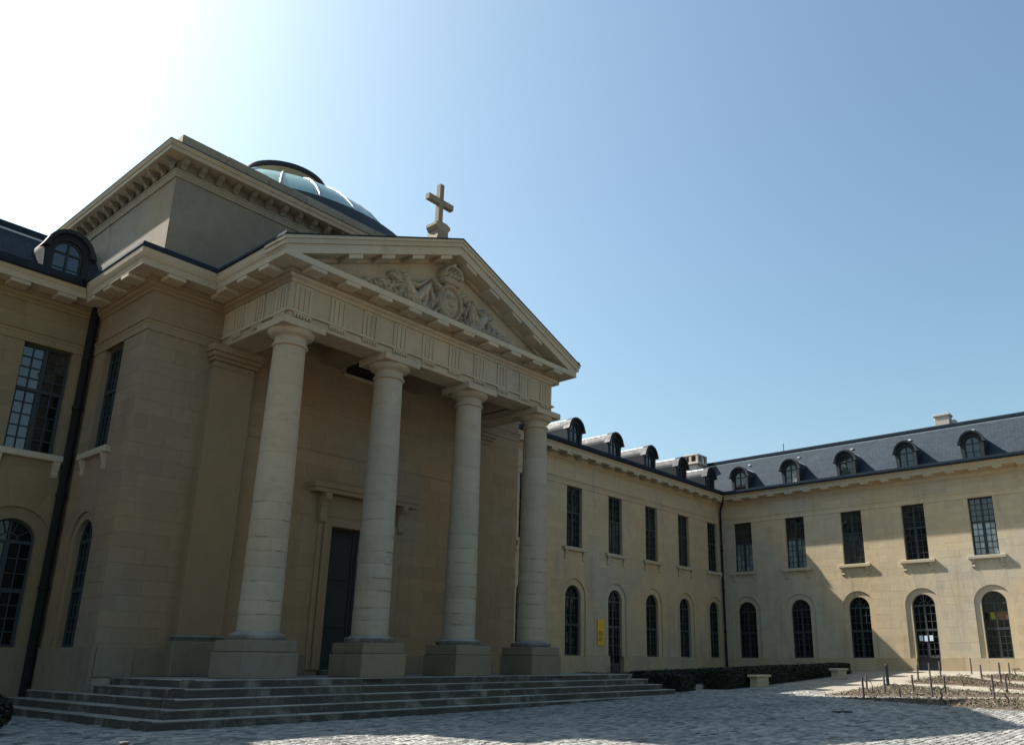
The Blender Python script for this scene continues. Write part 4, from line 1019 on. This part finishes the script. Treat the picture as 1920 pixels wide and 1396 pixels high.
def figure(s_, seed, k_):
    """reclining winged figure on side s_ (-1 left), leaning to the shield; clouds and feathers trail to the corner"""
    f = lambda x: XC+s_*(.25+(x-.25)*k_)
    rr_ = random.Random(seed)
    pr = [('e',f(1.95),13.72,.15,.17,0,.40), ('e',f(1.99),13.79,.18,.14,.3*s_,.34),
          ('c',f(1.92),13.5,f(1.55),13.12,.22,.27,.40), ('c',f(1.85),13.52,f(1.45),13.62,.10,.08,.42), ('c',f(1.45),13.62,f(1.12),13.95,.08,.06,.38),
          ('c',f(2.05),13.45,f(2.35),13.3,.10,.08,.34), ('c',f(1.5),13.12,f(1.08),13.72,.20,.15,.44), ('c',f(1.08),13.72,f(1.22),13.0,.14,.10,.40),
          ('c',f(1.5),12.98,f(1.05),12.88,.18,.12,.42), ('e',f(1.2),12.84,.17,.08,.1*s_,.34), ('c',f(1.0),13.9,f(.78),13.25,.07,.05,.36), ('c',f(.78),13.25,f(.9),12.82,.06,.06,.34)]
    for k in range(6):
        a = .5+.17*k; pr.append(('c',f(2.0),13.5,f(2.02+.62*math.cos(a)),13.5+.42*math.sin(a),.08,.045,.26-.012*k))
    for k in range(26):
        x = 1.9+1.75*k/25; top = 13.62-.42*(k/25); z = rr_.uniform(12.80,max(12.85,top-.06))
        pr.append(('e',f(x),z,rr_.uniform(.09,.17),rr_.uniform(.07,.14),rr_.uniform(-.9,.9),rr_.uniform(.14,.30)))
    for k in range(9):
        x = 2.1+k*.18; top = 13.6-.30*(x-1.9); pr.append(('c',f(x),12.85+.3*(top-12.85),f(x+.16),top-.04,.08,.05,.26-.012*k))
    for k in range(16):
        x = .95+k*.085; pr.append(('c',f(x),13.2+.2*math.sin(k*1.9),f(x+rr_.uniform(-.05,.12)),12.77,.045,.04,.36+rr_.uniform(-.06,.06)))
    x0,x1 = sorted((f(.62),f(3.95))); relief('relief_figure',x0,x1,zb0+.003,14.25,pr,seed=seed,grain=.034)
figure(-1,2,1.0); figure(1,3,.86)
sh = [('r',XC,13.5,.50,.64,.07,.36),('e',XC,13.5,.52,.66,0,.36)]
for dx,dz in ((-.13,.18),(.13,.18),(0,-.14)):
    x,z = XC+dx,13.5+dz; sh += [('e',x,z,.035,.11,0,.45),('e',x-.06,z+.01,.03,.075,.6,.44),('e',x+.06,z+.01,.03,.075,-.6,.44),('c',x-.07,z-.04,x+.07,z-.04,.018,.018,.45)]
for k in range(9):
    a = math.pi*(1.05+.9*k/8); sh.append(('e',XC+.62*math.cos(a),13.5+.76*math.sin(a),.11,.09,a,.34))
for s_ in (-1,1): sh += [('c',XC+s_*.5,13.95,XC+s_*.78,14.12,.11,.08,.34),('e',XC+s_*.72,13.5,.12,.3,0,.26),('c',XC+s_*.6,13.0,XC+s_*.85,12.8,.12,.1,.3)]
rs2 = random.Random(77)
for k in range(22):
    a = rs2.uniform(0,6.28); sh.append(('e',XC+rs2.uniform(.58,.85)*math.cos(a),13.45+rs2.uniform(.66,.8)*math.sin(a),rs2.uniform(.06,.13),rs2.uniform(.05,.1),a,rs2.uniform(.22,.36)))
relief('relief_shield',XC-1.0,XC+1.0,zb0+.003,14.32,sh,seed=9,grain=.02)
cw = [('c',XC-.38,14.32,XC+.38,14.32,.085,.085,.46),('c',XC-.36,14.24,XC+.36,14.24,.05,.05,.42),('e',XC,14.95,.10,.12,0,.46),('e',XC,14.55,.36,.24,0,.34)]
for x,r in ((-.36,.09),(-.18,.08),(0,.10),(.18,.08),(.36,.09)): cw += [('e',XC+x,14.50,r,.13,0,.48),('e',XC+x,14.64,r*.6,.09,0,.46)]
for s_ in (-1,1): cw += [('c',XC+s_*.38,14.55,XC+s_*.26,14.8,.06,.055,.46),('c',XC+s_*.26,14.8,XC,14.9,.055,.06,.44)]
relief('relief_crown',XC-.52,XC+.52,14.1,15.12,cw,seed=11,grain=.012)

# ------------------------------------------------------------------ steps
steps = thing('entrance_steps', (18.5,19.2,0), 'five broad weathered stone steps wrapping round the foot of the chapel portico', 'steps')
SX0 = [8.3,8.66,9.02,9.38,9.76]; SX1 = [29.5,29.2,28.75,28.25,27.6]; SY = [17.95,18.28,18.6,18.95,19.27]; SZ = [.18,.38,.58,.78,.97]
rs = random.Random(11)
def step_block(P, a, b, zlo, zhi, dpt, course):
    e = rs.uniform(-.006,.006); h = rs.uniform(-.004,.004)
    m = MB(); prof = [(e,zlo),(e,zhi-.05),(e-.012,zhi-.045),(e-.014,zhi-.02),(e+.008,zhi+h),(dpt,zhi+h),(dpt,zlo)]
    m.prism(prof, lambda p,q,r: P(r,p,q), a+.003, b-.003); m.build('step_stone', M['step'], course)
for k in range(5):
    zlo = SZ[k-1]-.02 if k else -.1; zhi = SZ[k]; dp = .62
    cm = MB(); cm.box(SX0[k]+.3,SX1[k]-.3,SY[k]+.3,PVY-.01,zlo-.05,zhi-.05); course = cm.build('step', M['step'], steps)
    x = SX0[k]
    while x < SX1[k]-.05:
        x1 = x+rs.uniform(1.1,2.4)
        if SX1[k]-x1 < .7: x1 = SX1[k]
        step_block(lambda u,d,z: (u,SY[k]+d,z), x, x1, zlo, zhi, dp, course); x = x1
    y = SY[k]+dp; yend = PVY-.01 if SX0[k] > PVX0-.1 else YW-.08
    while y < yend-.05:
        y1 = y+rs.uniform(1.1,2.4)
        if yend-y1 < .7: y1 = yend
        step_block(lambda u,d,z: (SX0[k]+d,u,z), y, y1, zlo, zhi, min(dp,(PVX0-.06-SX0[k]) if SX0[k] < PVX0-.1 else dp), course)
        step_block(lambda u,d,z: (SX1[k]-d,u,z), y, y1, zlo, zhi, dp, course); y = y1
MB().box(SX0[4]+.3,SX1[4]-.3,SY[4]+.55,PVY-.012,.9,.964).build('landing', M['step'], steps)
for xa in (14.55,22.56):
    for i in range(7): MB().box(xa+i*.095,xa+i*.095+.05,SY[4]-.02,SY[4]+.02,.865,.935).build('vent_slot', M['dark'], steps)

# ------------------------------------------------------------------ hedges, benches
def leaves(m, pts_fn, n, size, rr_):
    for _ in range(n):
        p,nn = pts_fn(rr_); nn = Vector(nn)+Vector((rr_.uniform(-.8,.8),rr_.uniform(-.8,.8),rr_.uniform(-.8,.8))); nn.normalize()
        u = nn.orthogonal().normalized(); v = nn.cross(u); a = rr_.uniform(0,6.28); u,v = u*math.cos(a)+v*math.sin(a), v*math.cos(a)-u*math.sin(a)
        s_ = size*rr_.uniform(.6,1.3); p = Vector(p)
        m.add([p-u*s_, p+v*s_*.55, p+u*s_, p-v*s_*.55],[(0,1,2,3)])
def hedge(x0,x1,y0,y1,h,label,seed,n):
    rr_ = random.Random(seed); b = thing('hedge', ((x0+x1)/2,(y0+y1)/2,gz((x0+x1)/2)), label, 'hedge', 'clipped box hedges beside the wing')
    c = MB(); xs_ = [x0+.06+(x1-x0-.12)*i/8 for i in range(9)]
    vs = []; 
    for x in xs_: vs += [(x,y0+.06,gz(x)-.05),(x,y1-.06,gz(x)-.05),(x,y1-.06,gz(x)*.5+gz((x0+x1)/2)*.5+h-.05),(x,y0+.06,gz(x)*.5+gz((x0+x1)/2)*.5+h-.05)]
    c.add(vs, [(i*4+j,i*4+(j+1)%4,i*4+4+(j+1)%4,i*4+4+j) for i in range(8) for j in range(4)]+[(0,1,2,3),(32,35,34,33)]); c.build('hedge_core', M['hedge_core'], b)
    L,W = x1-x0,y1-y0; A = [L*h,W*h,W*h,L*W]; tot = sum(A)
    def fn(r):
        q = r.uniform(0,tot); x = r.uniform(x0,x1); y = r.uniform(y0,y1); 
        def ht(x): return gz(x)*.5+gz((x0+x1)/2)*.5+h+.03*math.sin(x*5+y*3)
        z = gz(x)+r.random()*(ht(x)-gz(x)); e = r.gauss(0,.025)
        if q < A[0]: return (x,y0+e,z),(0,-1,0)
        if q < A[0]+A[1]: return (x0+e,y,gz(x0)+r.random()*(ht(x0)-gz(x0))),(-1,0,0)
        if q < A[0]+2*A[1]: return (x1+e,y,gz(x1)+r.random()*(ht(x1)-gz(x1))),(1,0,0)
        return (x,y,ht(x)+e),(0,0,1)
    m = MB(); leaves(m, fn, n, .05, rr_); m.build('foliage', M['hedge'], b)
hedge(29.9,31.0,18.4,24.5,.62,'dark clipped hedge block just right of the step ends',21,9000)
hedge(32.6,47.3,17.75,19.0,.66,'long low dark hedge behind the two stone benches',22,16000)
hedge(31.3,47.2,21.2,22.3,.55,'dark hedge row behind the long bench hedge, nearer the wing wall',23,11000)
def bench(x, y, label):
    z = gz(x); b = thing('stone_bench', (x,y,z), label, 'bench', 'stone benches along the hedge')
    MB().bbox(x-.72,x+.72,y-.25,y+.25,z+.40,z+.50,.02).build('seat_slab', M['stone_pale'], b)
    m = MB(); m.prism([(-.60,z-.05),(.60,z-.05),(.56,z+.28),(.60,z+.398),(-.60,z+.398),(-.56,z+.28)], lambda p,q,r: (x+p,y+r,q), -.18,.18); m.build('support_block', M['stone_pale'], b)
bench(35.0,17.4,'pale stone bench near the hedge, the one closer to the chapel steps')
bench(42.3,16.5,'pale stone bench near the hedge, the one farther from the chapel steps')

# ------------------------------------------------------------------ beds, stakes, plants
def bed(poly, seed, label_soil):
    rr_ = random.Random(seed); cxm = sum(p[0] for p in poly)/len(poly); cym = sum(p[1] for p in poly)/len(poly)
    # soil: gridded mound inside polygon
    m = MB(); idx = {}; res = .3
    x0,x1 = min(p[0] for p in poly),max(p[0] for p in poly); y0,y1 = min(p[1] for p in poly),max(p[1] for p in poly)
    nx,ny = int((x1-x0)/res)+2,int((y1-y0)/res)+2
    for i in range(nx):
        for j in range(ny):
            x,y = x0+i*res,y0+j*res
            idx[i,j] = len(m.v); m.v.append((x,y,gz(x)+(.02+rr_.uniform(-.012,.018) if inpoly(x,y,poly) else -.05)))
    for i in range(nx-1):
        for j in range(ny-1):
            if any(inpoly(x0+a*res,y0+b*res,poly) for a,b in ((i,j),(i+1,j),(i,j+1),(i+1,j+1))): m.f.append((idx[i,j],idx[i+1,j],idx[i+1,j+1],idx[i,j+1]))
    o = m.build('planting_bed', M['soil'], smooth=True); tag(o, kind='structure')
    lt = MB(); gr = MB()
    area = abs(sum(poly[i][0]*poly[(i+1)%len(poly)][1]-poly[(i+1)%len(poly)][0]*poly[i][1] for i in range(len(poly))))/2
    def rp():
        while True:
            x,y = rr_.uniform(x0,x1),rr_.uniform(y0,y1)
            if inpoly(x,y,poly): return x,y
    for _ in range(int(area*150)):
        x,y = rp(); leaves(lt, lambda r: ((x,y,gz(x)+.03+r.random()*.02),(0,0,1)), 1, .034, rr_)
    for _ in range(int(area*6)):
        x,y = rp(); h = rr_.uniform(.05,.16)
        leaves(gr, lambda r: ((x+r.gauss(0,.05),y+r.gauss(0,.05),gz(x)+.03+r.random()*h),(r.uniform(-.5,.5),r.uniform(-.5,.5),.6)), rr_.randint(4,8), .028, rr_)
    tag(lt.build('leaf_litter', M['litter'], o), kind='stuff'); tag(gr.build('ground_plants', M['shoot'], o), kind='stuff')
for i,b in enumerate(BEDS): bed(b, 40+i, '')
STK = [(29.91,10.83,.95,'leftmost wooden stake, at the tip of the nearest planting bed'),(34.5,12.33,.85,'wooden stake behind the leftmost one, where the pale path meets the bed'),
 (32.25,10.85,.95,'wooden stake standing just in front of the slim black post'),(33.62,10.22,.9,'lone wooden stake in the near bed, right of the black post'),
 (31.25,8.87,.95,'nearer of two close stakes in the middle of the near beds'),(33.19,8.93,.9,'farther of two close stakes in the middle of the near beds'),
 (31.64,6.93,1.05,'nearer of two stakes at the right side of the near beds'),(35.01,7.21,.85,'farther of two stakes at the right side of the near beds'),
 (48.2,11.52,1.1,'tall stake against the plinth between the glazed door and last arched window'),(41.32,9.47,1.05,'left one of two stakes in the middle bed below the last arched window'),
 (41.18,8.67,1.2,'right one of two stakes in the middle bed below the last arched window'),(48.61,9.76,.75,'short stake close to the plinth below the last arched window'),
 (42.08,12.5,.95,'left one of three stakes in front of the glazed door'),(44.88,12.73,.95,'middle one of three stakes in front of the glazed door'),(45.47,12.37,1.05,'right one of three stakes in front of the glazed door')]
for x,y,h,lb in STK:
    z = gz(x); m = MB(); ln = random.uniform(-.04,.04); r = .045
    h *= .72; m.tube([(x,y,z-.1),(x+ln*.5,y+ln*.3,z+h*.5),(x+ln,y+ln*.6,z+h)],r,8,r*.9); o = m.build('wooden_stake', M['wood']); tag(o, lb, 'stake', 'stakes in the planting beds')
x,y = 37.66,12.51; z = gz(x); pst = thing('black_post', (x,y,z), 'slim black metal post between the pale path and the beds', 'post')
MB().lathe([(.07,-.1),(.07,.78),(.085,.8),(.085,.86),(.04,.9),(0,.9)],(x,y,z),12).build('post_shaft', M['black_metal'], pst)
MB().lathe([(.11,-.05),(.11,.06),(.07,.08)],(x,y,z),12).build('post_foot', M['black_metal'], pst)
def vine(x,y,h,seed,label):
    rr_ = random.Random(seed); z = gz(x); b = thing('vine_plant', (x,y,z), label, 'vine', 'bare vines in the planting beds')
    t_ = MB(); pts = [(x,y,z-.05)]
    for k in range(4): pts.append((x+rr_.uniform(-.05,.05),y+rr_.uniform(-.05,.05),z+h*(k+1)/4))
    t_.tube(pts,.035,6,.022); t_.build('trunk', M['vine'], b)
    c = MB()
    for k in range(3):
        a = rr_.uniform(0,6.28); c.tube([pts[-1],(pts[-1][0]+.16*math.cos(a),pts[-1][1]+.16*math.sin(a),pts[-1][2]+.1),(pts[-1][0]+.36*math.cos(a),pts[-1][1]+.36*math.sin(a),pts[-1][2]+rr_.uniform(-.1,.12))],.02,5,.01)
    c.build('canes', M['vine'], b)
    l = MB(); leaves(l, lambda r: ((pts[-1][0]+r.gauss(0,.16),pts[-1][1]+r.gauss(0,.16),pts[-1][2]+r.gauss(0,.08)),(0,0,1)), 22, .04, rr_); l.build('leaves', M['shoot'], b)
VN = [(31.0,9.9,'small bare vine between the leftmost stake and the lone near stake'),(29.6,8.1,'bare vine nearest the shadow edge, in front of the two close middle stakes'),(28.5,5.9,'bare vine nearest the camera at the right picture edge'),
      (33.4,7.4,'bare vine between the two stakes at the right side of the near beds'),(38.6,9.6,'bare vine in the middle bed, left of its two stakes'),(39.5,8.0,'bare vine in the middle bed, right of its two stakes'),(46.2,9.0,'bare vine in the farthest bed, right of the short stake')]
for i,(x,y,lb) in enumerate(VN): vine(x,y,.30+.05*(i%3),60+i,lb)
def hoop(x,y,s_,label):
    z = gz(x); m = MB(); m.tube([(x,y,z-.05),(x,y,z+.3),(x+.03,y-s_*.05,z+.42),(x+.08,y-s_*.16,z+.47),(x+.12,y-s_*.3,z+.44)],.018,6); o = m.build('bent_rod', M['pipe']); tag(o,label,'rod','bent rods in the nearest bed')
hoop(30.4,9.7,-1,'thin bent rod rising beside the leftmost bare vine'); hoop(32.2,11.3,-1,'thin bent rod between the leftmost stakes and the black post')
# ------------------------------------------------------------------ small things
# yellow sign on the wing
sg = thing('wall_sign', (36.78,YW,2.3), 'narrow yellow enamel sign on the wing wall beside the open door', 'sign')
MB().bbox(36.5,37.08,YW-.06,YW-.012,2.3,3.7,.008).build('sign_plate', M['yellow'], sg)
m = MB()
for i,(w_,z) in enumerate(((.34,3.02),(.40,2.9),(.30,2.78),(.36,2.64),(.22,2.54))): m.box(36.58,36.58+w_,YW-.068,YW-.0605,z,z+.05)
m.build('sign_lettering', M['ink'], sg)
# notices on the glazed door of the far range
yd = Y0R-BAY*3
for i,(dy,z,lb) in enumerate(((.36,2.72,'left pale paper notice behind the glazed door'),(.1,2.70,'middle pale paper notice behind the glazed door'),(-.22,2.72,'right pale paper notice behind the glazed door'))):
    o = MB().box(XR+.20,XR+.228,yd+dy-.1,yd+dy+.1,z,z+.32).build('paper_notice', M['paper']); tag(o,lb,'notice','notices on the glazed door')
# bollard at the bottom edge
bx,by = 4.72,10.85
bo = thing('stone_bollard', (bx,by,0), 'small square bollard just showing at the bottom edge near the steps', 'bollard')
MB().bbox(bx-.04,bx+.04,by-.04,by+.04,-.1,.44,.01).build('post_shaft', M['wood'], bo); MB().bbox(bx-.05,bx+.05,by-.05,by+.05,.441,.465,.008).build('post_cap', M['wood'], bo)
# manhole cover
z = gz(23.4); o = MB().lathe([(0,.02),(.27,.02),(.29,.014),(.29,-.02)],(23.4,9.12,z),28).build('manhole_cover', M['pipe']); tag(o,'round dark iron cover set in the shaded cobbles','cover')
# clipped shrub at the left edge
sx,sy = 5.55,19.3; shb = thing('clipped_shrub', (sx,sy,0), 'dark clipped round shrub cut by the left edge near the steps', 'shrub')
def fnb(r):
    a = r.uniform(0,6.28); t = math.acos(r.uniform(-1,1)); rr_ = 1+r.gauss(0,.05)
    d_ = (math.sin(t)*math.cos(a),math.sin(t)*math.sin(a),math.cos(t)); return (sx+.55*rr_*d_[0],sy+.55*rr_*d_[1],.40+.38*rr_*d_[2]),d_
m = MB(); leaves(m, fnb, 5000, .045, random.Random(5)); m.build('foliage', M['hedge'], shb)
c = MB(); c.lathe([(.05,.06),(.33,.14),(.48,.38),(.4,.62),(.15,.73),(0,.74)],(sx,sy,0),16); c.build('shrub_core', M['hedge_core'], shb); MB().tube([(sx,sy,-.05),(sx,sy,.3)],.06,8).build('stem', M['vine'], shb)
# boot guard post by the wing door
x,y = 37.5,YW-.3; z = gz(x); o = MB().tube([(x,y,z-.1),(x,y,z+.75)],.07,8).build('guard_post', M['black_metal']); tag(o,'short dark post at the foot of the open wing door','post')
bpy.context.view_layer.update()
